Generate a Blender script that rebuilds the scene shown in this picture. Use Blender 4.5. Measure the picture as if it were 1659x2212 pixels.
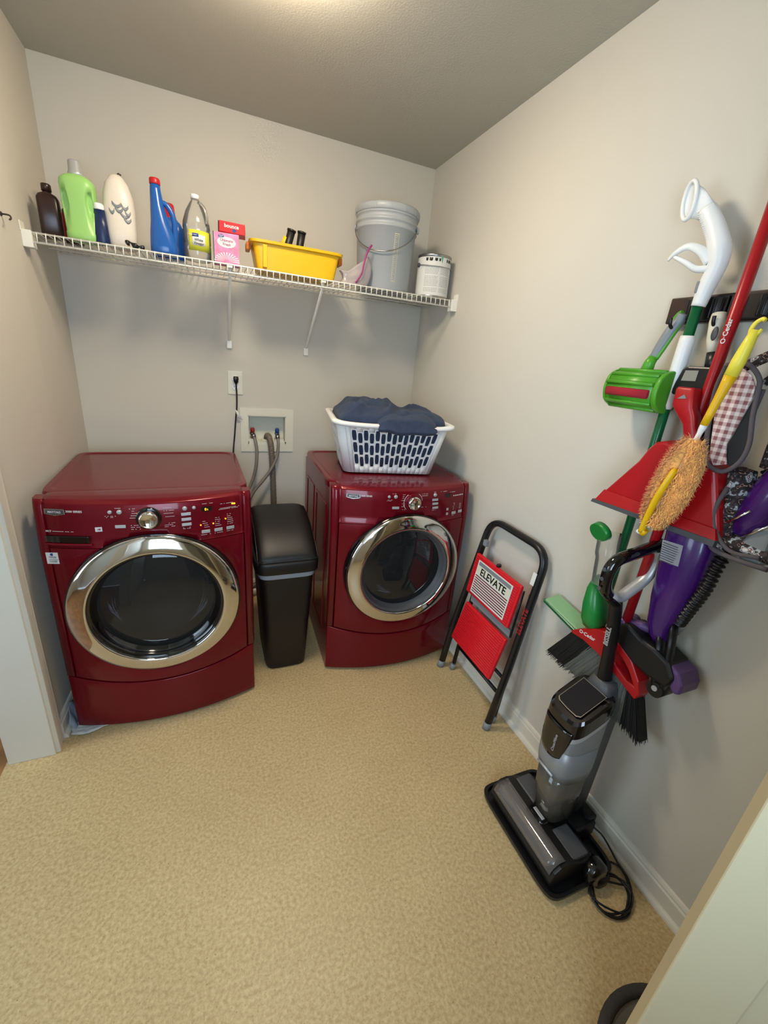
import bpy, math, random
from math import pi, sin, cos
from mathutils import Vector, Matrix, noise
random.seed(7)
S = bpy.context.scene
COL = S.collection
for o in list(bpy.data.objects): bpy.data.objects.remove(o)

# ------------------------------------------------------------------ camera
RM, H, YF = 1.774, 2.474, -3.0         # room width, height, y of the front wall (behind the camera)
cam = bpy.data.cameras.new('camera'); cam.sensor_fit = 'VERTICAL'; cam.sensor_height = 36
cam.lens = 894.85 / 2212 * 36; cam.clip_start = .02
co = bpy.data.objects.new('camera', cam); COL.objects.link(co)
Rm = Matrix(((0.92480063, 0.05178762, -0.37691092), (-0.37023848, 0.35051823, -0.86026766), (0.08756293, 0.93512299, 0.34333325)))
co.matrix_world = Matrix.Translation((-1.19732, -2.47165, 1.48772)) @ Rm.to_4x4()
S.camera = co
# ------------------------------------------------------------------ world, lamps, exposure
w = bpy.data.worlds.new('world'); S.world = w; w.use_nodes = True
w.node_tree.nodes['Background'].inputs[0].default_value = (.62, .78, 1, 1)
w.node_tree.nodes['Background'].inputs[1].default_value = 1.0
def area(name, loc, rot, sx, sy, power, col, shape='RECTANGLE'):
    l = bpy.data.lights.new(name, 'AREA'); l.shape = shape; l.size = sx; l.size_y = sy; l.energy = power; l.color = col
    o = bpy.data.objects.new(name, l); COL.objects.link(o); o.location = loc; o.rotation_euler = rot
    return o
area('window_daylight', (-1.28, YF + .03, 1.45), (pi/2, 0, 0), .66, 1.0, 16, (.60, .80, 1))
area('hall_fill', (-3.55, -1.6, 1.4), (0, -pi/2, 0), 1.5, 1.2, 26, (.66, .84, 1))  # fill lamp added in the hall for cool light; no window there
S.view_settings.view_transform = 'Standard'; S.view_settings.look = 'None'
S.view_settings.exposure = 0.45; S.view_settings.gamma = 1
try: S.view_settings.use_curve_mapping = False
except Exception: pass
S.cycles.max_bounces = 10; S.cycles.transparent_max_bounces = 16; S.cycles.sample_clamp_indirect = 4

# ------------------------------------------------------------------ materials
def lin(h):
    h = h.lstrip('#'); r = []
    for i in (0, 2, 4):
        c = int(h[i:i+2], 16) / 255
        r.append(c / 12.92 if c <= .04045 else ((c + .055) / 1.055) ** 2.4)
    return (*r, 1)
def mat(name, hexc, rough=.5, metal=0, coat=0, trans=0, alpha=1, bump=0, bscale=200, var=0, vscale=20, emis=0, ior=1.45, sheen=0, spec=None):
    m = bpy.data.materials.new(name); m.use_nodes = True
    nt = m.node_tree; b = nt.nodes['Principled BSDF']; I = b.inputs
    c = lin(hexc)
    I['Base Color'].default_value = c; I['Roughness'].default_value = rough; I['Metallic'].default_value = metal
    I['Coat Weight'].default_value = coat; I['Coat Roughness'].default_value = .06
    I['Transmission Weight'].default_value = trans; I['Alpha'].default_value = alpha; I['IOR'].default_value = ior
    if spec is not None: I['Specular IOR Level'].default_value = spec
    if sheen: I['Sheen Weight'].default_value = sheen
    if emis: I['Emission Color'].default_value = c; I['Emission Strength'].default_value = emis
    tc = nt.nodes.new('ShaderNodeTexCoord')
    if var:
        n = nt.nodes.new('ShaderNodeTexNoise'); n.inputs['Scale'].default_value = vscale; n.inputs['Detail'].default_value = 6
        nt.links.new(tc.outputs['Object'], n.inputs['Vector'])
        r = nt.nodes.new('ShaderNodeValToRGB')
        r.color_ramp.elements[0].position = .35; r.color_ramp.elements[1].position = .65
        r.color_ramp.elements[0].color = (*[x * (1 - var) for x in c[:3]], 1); r.color_ramp.elements[1].color = (*[min(1, x * (1 + var)) for x in c[:3]], 1)
        nt.links.new(n.outputs['Fac'], r.inputs['Fac']); nt.links.new(r.outputs['Color'], I['Base Color'])
    if bump:
        n = nt.nodes.new('ShaderNodeTexNoise'); n.inputs['Scale'].default_value = bscale; n.inputs['Detail'].default_value = 3
        nt.links.new(tc.outputs['Object'], n.inputs['Vector'])
        bp = nt.nodes.new('ShaderNodeBump'); bp.inputs['Strength'].default_value = bump; bp.inputs['Distance'].default_value = .002
        nt.links.new(n.outputs['Fac'], bp.inputs['Height']); nt.links.new(bp.outputs['Normal'], I['Normal'])
    return m
def glassy(name, hexc, see=.6, rough=.03):
    m = bpy.data.materials.new(name); m.use_nodes = True; nt = m.node_tree
    for n in list(nt.nodes): nt.nodes.remove(n)
    out = nt.nodes.new('ShaderNodeOutputMaterial'); tr = nt.nodes.new('ShaderNodeBsdfTransparent'); tr.inputs[0].default_value = lin(hexc)
    p = nt.nodes.new('ShaderNodeBsdfPrincipled'); p.inputs['Base Color'].default_value = lin(hexc); p.inputs['Roughness'].default_value = rough
    mx = nt.nodes.new('ShaderNodeMixShader'); mx.inputs[0].default_value = 1 - see
    gl = nt.nodes.new('ShaderNodeBsdfGlossy'); gl.inputs['Roughness'].default_value = rough
    fr = nt.nodes.new('ShaderNodeFresnel'); fr.inputs[0].default_value = 1.45
    m2 = nt.nodes.new('ShaderNodeMixShader')
    L = nt.links.new
    L(tr.outputs[0], mx.inputs[1]); L(p.outputs[0], mx.inputs[2]); L(fr.outputs[0], m2.inputs[0]); L(mx.outputs[0], m2.inputs[1]); L(gl.outputs[0], m2.inputs[2])
    L(m2.outputs[0], out.inputs[0]); return m
def floor_mat():
    m = mat('vinyl_floor', 'c3ad86', .42); nt = m.node_tree; b = nt.nodes['Principled BSDF']; L = nt.links.new
    tc = nt.nodes.new('ShaderNodeTexCoord')
    def nz(sc, det, p0, p1, c0, c1):
        n = nt.nodes.new('ShaderNodeTexNoise'); n.inputs['Scale'].default_value = sc; n.inputs['Detail'].default_value = det; n.inputs['Roughness'].default_value = .65
        L(tc.outputs['Object'], n.inputs['Vector']); r = nt.nodes.new('ShaderNodeValToRGB'); r.color_ramp.elements[0].position = p0; r.color_ramp.elements[1].position = p1
        r.color_ramp.elements[0].color = c0; r.color_ramp.elements[1].color = c1; L(n.outputs['Fac'], r.inputs['Fac']); return r
    a = nz(105, 6, .36, .64, lin('b3986c'), lin('d2bb8d'))
    s = nz(150, 3, .30, .36, (.55, .46, .35, 1), (1, 1, 1, 1))
    t = nz(4, 3, .3, .7, (.92, .91, .90, 1), (1, 1, 1, 1))
    for x in (s, t):
        mx = nt.nodes.new('ShaderNodeMix'); mx.data_type = 'RGBA'; mx.blend_type = 'MULTIPLY'; mx.inputs[0].default_value = 1
        L(a.outputs[0] if x is s else prev, mx.inputs[6]); L(x.outputs[0], mx.inputs[7]); prev = mx.outputs[2]
    L(prev, b.inputs['Base Color']); return m
def gingham_mat():
    m = mat('gingham', 'd8b8b4', .9, sheen=.2); nt = m.node_tree; b = nt.nodes['Principled BSDF']; L = nt.links.new
    tc = nt.nodes.new('ShaderNodeTexCoord'); sp = nt.nodes.new('ShaderNodeSeparateXYZ'); L(tc.outputs['Object'], sp.inputs[0])
    def stripe(out):
        a = nt.nodes.new('ShaderNodeMath'); a.operation = 'MULTIPLY'; a.inputs[1].default_value = 2*pi/.0165; L(out, a.inputs[0])
        s = nt.nodes.new('ShaderNodeMath'); s.operation = 'SINE'; L(a.outputs[0], s.inputs[0])
        g = nt.nodes.new('ShaderNodeMapRange'); g.inputs[1].default_value = -.25; g.inputs[2].default_value = .25; L(s.outputs[0], g.inputs[0]); return g.outputs[0]
    ad = nt.nodes.new('ShaderNodeMath'); ad.operation = 'ADD'; L(stripe(sp.outputs[1]), ad.inputs[0]); L(stripe(sp.outputs[2]), ad.inputs[1])
    hf = nt.nodes.new('ShaderNodeMath'); hf.operation = 'MULTIPLY'; hf.inputs[1].default_value = .5; L(ad.outputs[0], hf.inputs[0])
    r = nt.nodes.new('ShaderNodeValToRGB'); r.color_ramp.elements[0].color = lin('ead9d6'); r.color_ramp.elements[1].color = lin('8f5a5c')
    L(hf.outputs[0], r.inputs[0]); L(r.outputs[0], b.inputs['Base Color']); return m
def floral_mat():
    m = mat('floral', '2a2426', .85); nt = m.node_tree; b = nt.nodes['Principled BSDF']; L = nt.links.new
    tc = nt.nodes.new('ShaderNodeTexCoord'); v = nt.nodes.new('ShaderNodeTexNoise'); v.inputs['Scale'].default_value = 55; v.inputs['Detail'].default_value = 2
    L(tc.outputs['Object'], v.inputs['Vector']); r = nt.nodes.new('ShaderNodeValToRGB'); cr = r.color_ramp; cr.interpolation = 'CONSTANT'
    cr.elements[0].color = lin('1d191b'); cr.elements[1].position = .5; cr.elements[1].color = lin('453c40')
    for p, c in ((.56, 'a9b4ba'), (.62, '7a5a5c'), (.66, 'd2d3cf'), (.42, '2b2527'), (.36, '9c7b70')):
        e = cr.elements.new(p); e.color = lin(c)
    e = cr.elements.new(.39); e.color = lin('1d191b')
    L(v.outputs['Fac'], r.inputs[0]); L(r.outputs[0], b.inputs['Base Color']); return m
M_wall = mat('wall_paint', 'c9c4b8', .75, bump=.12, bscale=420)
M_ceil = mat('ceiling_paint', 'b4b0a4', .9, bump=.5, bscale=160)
M_trim = mat('trim_paint', 'd6d0c2', .4)
M_door = mat('door_paint', 'ccc09e', .45)
M_floor = floor_mat()
M_wood = mat('hall_floor', '96673c', .5, var=.25, vscale=9)
M_red = mat('appliance_red', '6a0316', .30, metal=.2, coat=.38, spec=.2)
M_redtop = M_red
M_chrome = mat('chrome', 'd8d6d2', .06, metal=1)
M_steel = mat('steel', 'a5a3a0', .28, metal=1)
M_drum = mat('drum_steel', '77746f', .35, metal=1)
M_silver = mat('silver_plastic', 'b4b6b8', .35, metal=.4)
M_black = mat('black_plastic', '141315', .35)
M_blacksat = mat('black_satin', '131213', .45)
M_gloss = mat('black_gloss', '0c0b0c', .08, coat=.6)
M_glass = glassy('door_glass', '55575a', .82, .02)
M_white = mat('white_plastic', 'e8e8e6', .35)
M_wire = mat('white_wire', 'e9e6dc', .3)
M_offw = mat('offwhite_plastic', 'd9d6c4', .4)
M_print = mat('white_print', 'd9cfcf', .5)
M_paper = mat('paper', 'dddbd6', .7)
M_amber = mat('amber_led', 'ffae20', .4, emis=2.5)
M_lamp = mat('lamp_glass', 'ffecd0', .5, emis=52)
M_grey = mat('grey_plastic', '7f8488', .4)
M_dgrey = mat('dark_grey_plastic', '4b4c4f', .45)
M_pail = mat('pail_grey', 'a0a5a8', .34)
M_yellow = mat('yellow_plastic', 'e6b410', .38)
M_lemon = mat('lemon_plastic', 'f0e04a', .35)
M_orange = mat('orange_plastic', 'c8701a', .45)
M_green = mat('green_plastic', '4f9a28', .35)
M_dgreen = mat('dark_green', '0f5a34', .22)
M_lgreen = mat('light_green_bottle', '96c872', .35)
M_mopgreen = mat('mop_green', '1d7a34', .28)
M_palegreen = mat('pale_green', '7ea67a', .35)
M_brred = mat('broom_red', 'a3121a', .3)
M_dpred = mat('dustpan_red', 'a8141a', .32)
M_stepred = mat('step_red', 'd31824', .45)
M_felt = mat('red_felt', 'a02030', .95, bump=.5, bscale=900)
M_purple = mat('purple_plastic', '3d1263', .25, coat=.4)
M_lilac = mat('dusky_purple', '5a3f70', .4)
M_blue = mat('blue_bottle', '1e56a0', .22)
M_navy = mat('navy_plastic', '14254e', .35)
M_cap = mat('red_cap', 'b01a22', .35)
M_brown = mat('brown_bottle', '2e1c18', .3)
M_cream = mat('cream_bottle', 'd8cfc2', .35)
M_clear = glassy('clear_plastic', 'f2f2ee', .86, .12)
M_tank = glassy('smoky_tank', '8d8577', .62, .08)
M_tint = glassy('clear_window', 'd8d2cc', .85, .08)
M_dwood = mat('dark_wood', '2f1c14', .4, var=.3, vscale=25)
M_brush = mat('brush_roll', '8a7d72', .95, var=.35, vscale=90, bump=.9, bscale=300)
M_navycloth = mat('navy_fleece', '2f3c54', .95, bump=.8, bscale=650, sheen=.08, var=.12, vscale=40)
M_rag = mat('rag_white', 'c9cacb', .9, bump=.5, bscale=500)
M_fluff = mat('duster_fluff', 'f2b868', .9, var=.15, vscale=30, sheen=.3)
M_ging = gingham_mat(); M_floral = floral_mat()
M_pipe = mat('grey_piping', '5a5358', .85)
M_hose = mat('braided_hose', '8d857a', .45, metal=.5, bump=.8, bscale=900)
M_drain = mat('drain_hose', '6e6456', .5)
M_bris = mat('grey_bristle', '5c5d58', .7); M_brisb = mat('black_bristle', '0f0e0f', .7)
M_ylabel = mat('yellow_green_label', 'c0c23a', .5)
M_pink = mat('pink_print', 'd77fa8', .5, var=.25, vscale=30)
M_bred = mat('bright_red_print', 'c81a20', .4)
M_magenta = mat('magenta_zip', '8a2566', .4)
M_bag = glassy('zip_bag', 'e0d8d8', .6, .15)
M_canlabel = mat('can_label', 'd4d4d0', .5)
M_redvalve = mat('red_valve', '8d1a18', .4); M_bluevalve = mat('blue_valve', '1b3a7c', .4)
M_dot = mat('logo_blue', '1d3f86', .4)
M_dirt = mat('dark_mark', '3b332d', .8)

# ------------------------------------------------------------------ mesh kit
ORI = {}
class MB:
    def __init__(s): s.v = []; s.f = []; s.m = []; s.s = []
    def add(s, vs, fs, mi=0, sm=False):
        o = len(s.v); s.v += [tuple(p) for p in vs]
        for f in fs: s.f.append([i + o for i in f]); s.m.append(mi); s.s.append(sm)
        return s
    def box(s, c, d, mi=0, rot=None):
        hx, hy, hz = d[0]/2, d[1]/2, d[2]/2
        vs = [Vector((x*hx, y*hy, z*hz)) for x in (-1, 1) for y in (-1, 1) for z in (-1, 1)]
        if rot is not None: vs = [rot @ p for p in vs]
        return s.add([p + Vector(c) for p in vs], [(0,1,3,2),(4,6,7,5),(0,4,5,1),(2,3,7,6),(0,2,6,4),(1,5,7,3)], mi)
    def bb(s, a, b, mi=0):
        return s.box([(a[i]+b[i])/2 for i in range(3)], [abs(b[i]-a[i]) for i in range(3)], mi)
    def loft(s, rings, mi=0, sm=True, cap=(True, True)):
        n = len(rings[0]); vs = [p for r in rings for p in r]; fs = []
        for i in range(len(rings)-1):
            for j in range(n): fs.append((i*n+j, i*n+(j+1) % n, (i+1)*n+(j+1) % n, (i+1)*n+j))
        s.add(vs, fs, mi, sm); o = len(s.v) - len(vs)
        if cap[0]: s.f.append([o+j for j in reversed(range(n))]); s.m.append(mi); s.s.append(False)
        if cap[1]: s.f.append([o+(len(rings)-1)*n+j for j in range(n)]); s.m.append(mi); s.s.append(False)
        return s
    def tube(s, pts, r, n=10, mi=0, flat=None, up=None, cap=True):
        pts = [Vector(p) for p in pts]; N = len(pts); rs = r if isinstance(r, (list, tuple)) else [r]*N
        T = []
        for i in range(N):
            t = (pts[min(i+1, N-1)] - pts[max(i-1, 0)]); T.append(t.normalized() if t.length > 1e-9 else Vector((0,0,1)))
        u = Vector(up) if up else (Vector((0,0,1)) if abs(T[0].z) < .9 else Vector((1,0,0)))
        u = (u - T[0]*u.dot(T[0])).normalized(); rings = []
        for i in range(N):
            u = (u - T[i]*u.dot(T[i])).normalized(); v = T[i].cross(u)
            fx = flat if flat else 1
            rings.append([pts[i] + u*cos(a)*rs[i] + v*sin(a)*rs[i]*fx for a in [2*pi*k/n for k in range(n)]])
        return s.loft(rings, mi, True, (cap, cap))
    def lathe(s, prof, c=(0,0,0), axis='z', n=32, mi=0, sx=1, sy=1, cap=(True, True), sm=True):
        rings = []
        for r, z in prof:
            R = []
            for k in range(n):
                a = 2*pi*k/n; x, y = r*cos(a)*sx, r*sin(a)*sy
                p = {'z': (x, y, z), 'y': (x, z, -y), 'x': (z, x, y)}[axis]
                R.append((c[0]+p[0], c[1]+p[1], c[2]+p[2]))
            rings.append(R)
        return s.loft(rings, mi, sm, cap)
    def sup(s, levels, mi=0, n=36, sm=True, cap=(True, True)):
        """levels: (z, cx, cy, rx, ry, power)"""
        rings = []
        for z, cx, cy, rx, ry, pw in levels:
            R = []
            for k in range(n):
                a = 2*pi*k/n; c_, s_ = cos(a), sin(a)
                R.append((cx + rx*math.copysign(abs(c_)**(2/pw), c_), cy + ry*math.copysign(abs(s_)**(2/pw), s_), z))
            rings.append(R)
        return s.loft(rings, mi, sm, cap)
    def prism(s, poly, d, fn, mi=0, sm=False):
        """poly 2D, d=(d0,d1); fn(a,b,d)->point"""
        n = len(poly); vs = [fn(a, b, d[0]) for a, b in poly] + [fn(a, b, d[1]) for a, b in poly]
        fs = [list(reversed(range(n))), [n+i for i in range(n)]] + [(i, (i+1) % n, n+(i+1) % n, n+i) for i in range(n)]
        return s.add(vs, fs, mi, sm)
    def shell(s, F, nu, nv, t, mi=0, sm=True):
        t = Vector(t); A = [Vector(F(i/nu, j/nv)) for i in range(nu+1) for j in range(nv+1)]; n = len(A); w_ = nv+1
        vs = A + [p + t for p in A]; fs = []
        for i in range(nu):
            for j in range(nv):
                a = i*w_+j; fs.append((a, a+w_, a+w_+1, a+1)); fs.append((n+a, n+a+1, n+a+w_+1, n+a+w_))
        s.add(vs, fs, mi, sm)
        b = [i*w_ for i in range(nu+1)] + [nu*w_+j for j in range(1, nv+1)] + [i*w_+nv for i in range(nu-1, -1, -1)] + [j for j in range(nv-1, 0, -1)]
        o = len(s.v) - len(vs)
        for k in range(len(b)):
            p, q = b[k], b[(k+1) % len(b)]; s.f.append([o+q, o+p, o+n+p, o+n+q]); s.m.append(mi); s.s.append(False)
        return s
    def xf(s, M):
        s.v = [tuple(M @ Vector(p)) for p in s.v]; return s
    def build(s, name, mats, parent=None, bevel=0, world=False, sub=0, solid=0, seg=2):
        me = bpy.data.meshes.new(name)
        V = s.v
        if world and parent is not None:
            I = ORI[parent.name].inverted(); V = [tuple(I @ Vector(p)) for p in V]
        me.from_pydata(V, [], s.f); me.update()
        if not isinstance(mats, (list, tuple)): mats = [mats]
        for m in mats: me.materials.append(m)
        for i, p in enumerate(me.polygons): p.material_index = s.m[i]; p.use_smooth = s.s[i]
        bmfix(me)
        o = bpy.data.objects.new(name, me); COL.objects.link(o)
        if parent is not None: o.parent = parent; ORI[o.name] = ORI[parent.name]
        else: ORI[o.name] = Matrix.Identity(4)
        if solid: md = o.modifiers.new('solid', 'SOLIDIFY'); md.thickness = solid; md.offset = 0
        if bevel:
            md = o.modifiers.new('bevel', 'BEVEL'); md.width = bevel; md.segments = seg; md.limit_method = 'ANGLE'; md.angle_limit = .7; md.harden_normals = False
        if sub: md = o.modifiers.new('sub', 'SUBSURF'); md.levels = sub; md.render_levels = sub
        return o
import bmesh
def bmfix(me):
    b = bmesh.new(); b.from_mesh(me); bmesh.ops.recalc_face_normals(b, faces=b.faces); b.to_mesh(me); b.free()
def tag(o, label=None, cat=None, group=None, kind=None):
    if label: o['label'] = label
    if cat: o['category'] = cat
    if group: o['group'] = group
    if kind: o['kind'] = kind
    return o
def thing(name, label, cat, loc=(0,0,0), rz=0, group=None):
    o = bpy.data.objects.new(name, None); COL.objects.link(o); o.location = loc; o.rotation_euler = (0, 0, rz); o.empty_display_size = .05
    ORI[o.name] = Matrix.Translation(loc) @ Matrix.Rotation(rz, 4, 'Z')
    return tag(o, label, cat, group)
def shear(mb):
    mb.v = [(x - .026*min(1, max(0, (-y-.45)/.535)), y, z) for x, y, z in mb.v]; return mb
def struct(name, mb, m, **k): return tag(mb.build(name, m, **k), kind='structure')
def cut(o, mb):
    c = mb.build('cutter', M_black); 
    if o.parent: c.parent = o.parent
    md = o.modifiers.new('b', 'BOOLEAN'); md.operation = 'DIFFERENCE'; md.object = c; md.solver = 'EXACT'
    while o.modifiers[0] != md: o.modifiers.move(len(o.modifiers)-1, 0) if hasattr(o.modifiers, 'move') else None
    others = [(m_.type) for m_ in o.modifiers if m_ != md]
    for m_ in o.modifiers:
        if m_ != md: m_.show_viewport = False
    bpy.context.view_layer.update()
    dg = bpy.context.evaluated_depsgraph_get(); me = bpy.data.meshes.new_from_object(o.evaluated_get(dg))
    o.modifiers.remove(md)
    for m_ in o.modifiers: m_.show_viewport = True
    o.data = me; bpy.data.objects.remove(c)
def sm_path(pts, k=6):
    pts = [Vector(p) for p in pts]; out = []; P = [pts[0]*2-pts[1]] + pts + [pts[-1]*2-pts[-2]]
    for i in range(1, len(P)-2):
        for j in range(k):
            t = j/k; a, b, c, d = P[i-1], P[i], P[i+1], P[i+2]
            out.append(.5*((2*b) + (-a+c)*t + (2*a-5*b+4*c-d)*t*t + (-a+3*b-3*c+d)*t**3))
    out.append(pts[-1]); return out
def fillet(pts, r, k=6):
    pts = [Vector(p) for p in pts]; out = [pts[0]]
    for i in range(1, len(pts)-1):
        a, b, c = pts[i-1], pts[i], pts[i+1]; rr = min(r, (a-b).length*.49, (c-b).length*.49)
        p, q = b+(a-b).normalized()*rr, b+(c-b).normalized()*rr
        for j in range(k+1):
            t = j/k; out.append(p*(1-t)**2 + b*2*t*(1-t) + q*t*t)
    out.append(pts[-1]); return out
def text(parent, name, body, size, org, xd, ud, m, ext=.0004, align='LEFT', bold=0, label=None):
    cu = bpy.data.curves.new(name, 'FONT'); cu.body = body; cu.size = size; cu.extrude = ext; cu.align_x = align; cu.offset = bold; cu.resolution_u = 2
    t = bpy.data.objects.new(name, cu); COL.objects.link(t); bpy.context.view_layer.update()
    me = bpy.data.meshes.new_from_object(t.evaluated_get(bpy.context.evaluated_depsgraph_get())); bpy.data.objects.remove(t)
    X = Vector(xd).normalized(); U = Vector(ud); U = (U - X*U.dot(X)).normalized(); N = X.cross(U)
    Mx = Matrix((X, U, N)).transposed().to_4x4(); Mx.translation = Vector(org)
    me.transform(Mx); me.materials.clear(); me.materials.append(m)
    o = bpy.data.objects.new(name, me); COL.objects.link(o); o.parent = parent
    me.transform(Matrix.Identity(4)); ORI[o.name] = ORI[parent.name]
    if label: o['label'] = label
    return o
def wtext(parent, *a, **k):      # text given in world coordinates
    o = text(parent, *a, **k); o.data.transform(ORI[parent.name].inverted()); return o
YZ = lambda a, b, d: (d, a, b)    # prism on the right wall: (y, z) outline, depth along x
XZ = lambda a, b, d: (a, d, b)
XY = lambda a, b, d: (a, b, d)

# ================================================================== ROOM
T = .12
struct('floor', MB().bb((-RM-.17, YF, -.1), (0, 0, 0)), M_floor)
struct('floor_hall', MB().bb((-3.6, YF, -.1), (-RM-.17, .3, -.001)), M_wood)
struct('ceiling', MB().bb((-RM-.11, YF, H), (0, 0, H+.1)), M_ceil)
bx0, bx1, bz0, bz1 = -1.001, -.79, .970, 1.131
wb = MB(); wb.bb((-RM-T, 0, 0), (bx0, .1, H)); wb.bb((bx1, 0, 0), (T, .1, H)); wb.bb((bx0, 0, 0), (bx1, .1, bz0)); wb.bb((bx0, 0, bz1), (bx1, .1, H)); wb.bb((bx0, .09, bz0), (bx1, .1, bz1))
struct('wall_back', wb, M_wall)
wr_ = MB(); wr_.bb((0, YF-.1, 0), (T, 0, H)); struct('wall_right', wr_, M_wall)
DY0, DY1, DH = -.985, -1.90, 2.06
wl = MB(); wl.bb((-RM-T, -.45, 0), (-RM, 0, H)); wl.bb((-RM-T, DY0, 0), (-RM, -.45, H)); wl.bb((-RM-T, YF, 0), (-RM, DY1, H)); wl.bb((-RM-T, DY1, DH), (-RM, DY0, H)); struct('wall_left', shear(wl), M_wall)
# front wall with a window beside an open doorway (behind the photographer)
WX0, WX1, WZ0, WZ1 = -1.66, -.92, .88, 2.02
wf = MB()
for a, b in (((-RM, 0), (WX0, H)), ((WX0, 0), (WX1, WZ0)), ((WX0, WZ1), (WX1, H)), ((WX1, 0), (-.80, H)), ((-.80, 2.06), (0, H))):
    wf.bb((a[0], YF-.1, a[1]), (b[0], YF, b[1]))
struct('wall_front', wf, M_wall)
struct('wall_hall_far', MB().bb((-3.72, YF-.1, 0), (-3.6, .3, H)), M_wall)
struct('wall_hall_end', MB().bb((-3.6, .2, 0), (-RM-T, .3, H)), M_wall)
struct('wall_hall_near', MB().bb((-3.6, YF-.2, 0), (-RM, YF-.1, H)), M_wall)
struct('ceiling_hall', MB().bb((-3.6, YF-.1, H), (-RM, .3, H+.1)), M_ceil)
struct('floor_entry', MB().bb((-.9, YF-1.2, -.1), (.1, YF, -.001)), M_floor)
struct('wall_entry', MB().bb((-.9, YF-1.3, 0), (.1, YF-1.2, H)), M_wall)
struct('wall_entry_left', MB().bb((-.92, YF-1.2, 0), (-.86, YF-.1, H)), M_wall)
struct('wall_entry_right', MB().bb((.0, YF-1.2, 0), (.1, YF-.1, H)), M_wall)
struct('ceiling_entry', MB().bb((-.9, YF-1.2, H), (.1, YF-.1, H+.1)), M_ceil)
# left doorway: jamb and casing
jb = MB(); jb.bb((-RM-T-.015, DY0-.018, 0), (-RM+.006, DY0, DH)); jb.bb((-RM-T-.015, DY1, 0), (-RM+.006, DY1+.018, DH)); jb.bb((-RM-T-.015, DY1, DH-.018), (-RM+.006, DY0, DH))
struct('trim_1', shear(jb), M_trim, bevel=.002)
def casing(y0, y1, s):
    m = MB(); prof = [(0, 0), (.019, 0), (.019, .012), (.014, .020), (.015, .036), (.010, .046), (.012, .058), (0, .060)]
    m.prism([(-RM + a, y0 + s*b) for a, b in prof], (0, DH+.05), lambda a, b, d: (a, b, d)); return m
struct('trim_2', shear(casing(DY0 - .008, 0, 1)), M_trim)
struct('trim_3', shear(casing(DY1 + .008, 0, -1)), M_trim)
struct('trim_4', shear(MB().bb((-RM, DY1-.05, DH), (-RM+.016, DY0+.05, DH+.055))), M_trim, bevel=.004)
# baseboards with shoe moulding
def base(p0, p1, nrm, name):
    p0, p1, n = Vector(p0), Vector(p1), Vector(nrm)
    prof = [(0, 0), (.026, 0), (.0255, .008), (.022, .015), (.016, .019), (.013, .020), (.013, .068), (.0095, .074), (.0095, .080), (.006, .088), (0, .091)]
    m = MB(); m.loft([[q + n*a + Vector((0, 0, b)) for a, b in prof] for q in (p0, p1)], 0, False); struct(name, m, M_trim)
base((0, 0, 0), (0, YF, 0), (-1, 0, 0), 'baseboard_right')
base((-RM, 0, 0), (0, 0, 0), (0, -1, 0), 'baseboard_back')
base((-RM, 0, 0), (-RM-.022, DY0+.055, 0), (1, 0, 0), 'baseboard_left')
# window in the front wall
wn = MB()
for a, b in (((WX0, WZ0), (WX0+.04, WZ1)), ((WX1-.04, WZ0), (WX1, WZ1)), ((WX0, WZ0), (WX1, WZ0+.04)), ((WX0, WZ1-.04), (WX1, WZ1)), ((WX0, 1.43), (WX1, 1.47)), (((WX0+WX1)/2-.008, WZ0), ((WX0+WX1)/2+.008, WZ1))):
    wn.bb((a[0], YF-.02, a[1]), (b[0], YF+.012, b[1]))
wo = struct('window_1', wn, M_trim, bevel=.003)
# door leaf, opened into the room, panels moulded in the face
dl = thing('door_1', None, None, (-.018, -2.959, 0)); dl['kind'] = 'structure'
ang = math.atan2(.65, -.50); DLW = .82
ORI[dl.name] = Matrix.Translation((-.018, -2.959, 0)) @ Matrix.Rotation(ang, 4, 'Z'); dl.rotation_euler = (0, 0, ang)
m = MB(); m.bb((0, -.0175, .012), (DLW, .0175, 2.04))
leaf = m.build('door_leaf', M_door, dl, bevel=.003)
for (x0, x1) in ((.10, .37), (.45, .72)):
    for (z0, z1) in ((.22, .86), (1.0, 1.62), (1.74, 1.93)):
        c_ = MB(); c_.bb((x0, .0115, z0), (x1, .05, z1)); c_.bb((x0, -.05, z0), (x1, -.0115, z1)); cut(leaf, c_)
        for sgn in (1, -1):
            p_ = MB(); q = [(x0+.03, z0+.03), (x1-.03, z0+.03), (x1-.03, z1-.03), (x0+.03, z1-.03)]; q2 = [(x0+.06, z0+.06), (x1-.06, z0+.06), (x1-.06, z1-.06), (x0+.06, z1-.06)]
            p_.loft([[(a, sgn*.011, b) for a, b in q], [(a, sgn*.0165, b) for a, b in q2]], 0, False); p_.build('door_panel', M_door, dl)
kn = MB()
for sgn in (1, -1): kn.lathe([(.03, sgn*.0175), (.03, sgn*.022), (.012, sgn*.026), (.012, sgn*.045), (.026, sgn*.055), (.028, sgn*.068), (.018, sgn*.078)], (DLW-.07, 0, .93), 'y', 24)
kn.build('door_knob', M_steel, dl)
for z in (.2, 1.0, 1.85):
    MB().tube([(-.004, .0, z), (-.004, .0, z+.09)], .007, 10).build('hinge', M_steel, dl)
# ceiling lamp (just out of the picture)
cl = thing('ceiling_lamp', 'round flush glass ceiling lamp above the middle of the room', 'lamp', (-.98, -1.02, H))
MB().lathe([(.17, 0), (.175, -.02), (.16, -.03)], n=40).build('lamp_base', M_white, cl)
MB().lathe([(.155, -.03), (.15, -.06), (.12, -.085), (.06, -.10), (.002, -.104)], n=40).build('lamp_shade', M_lamp, cl)

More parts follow.
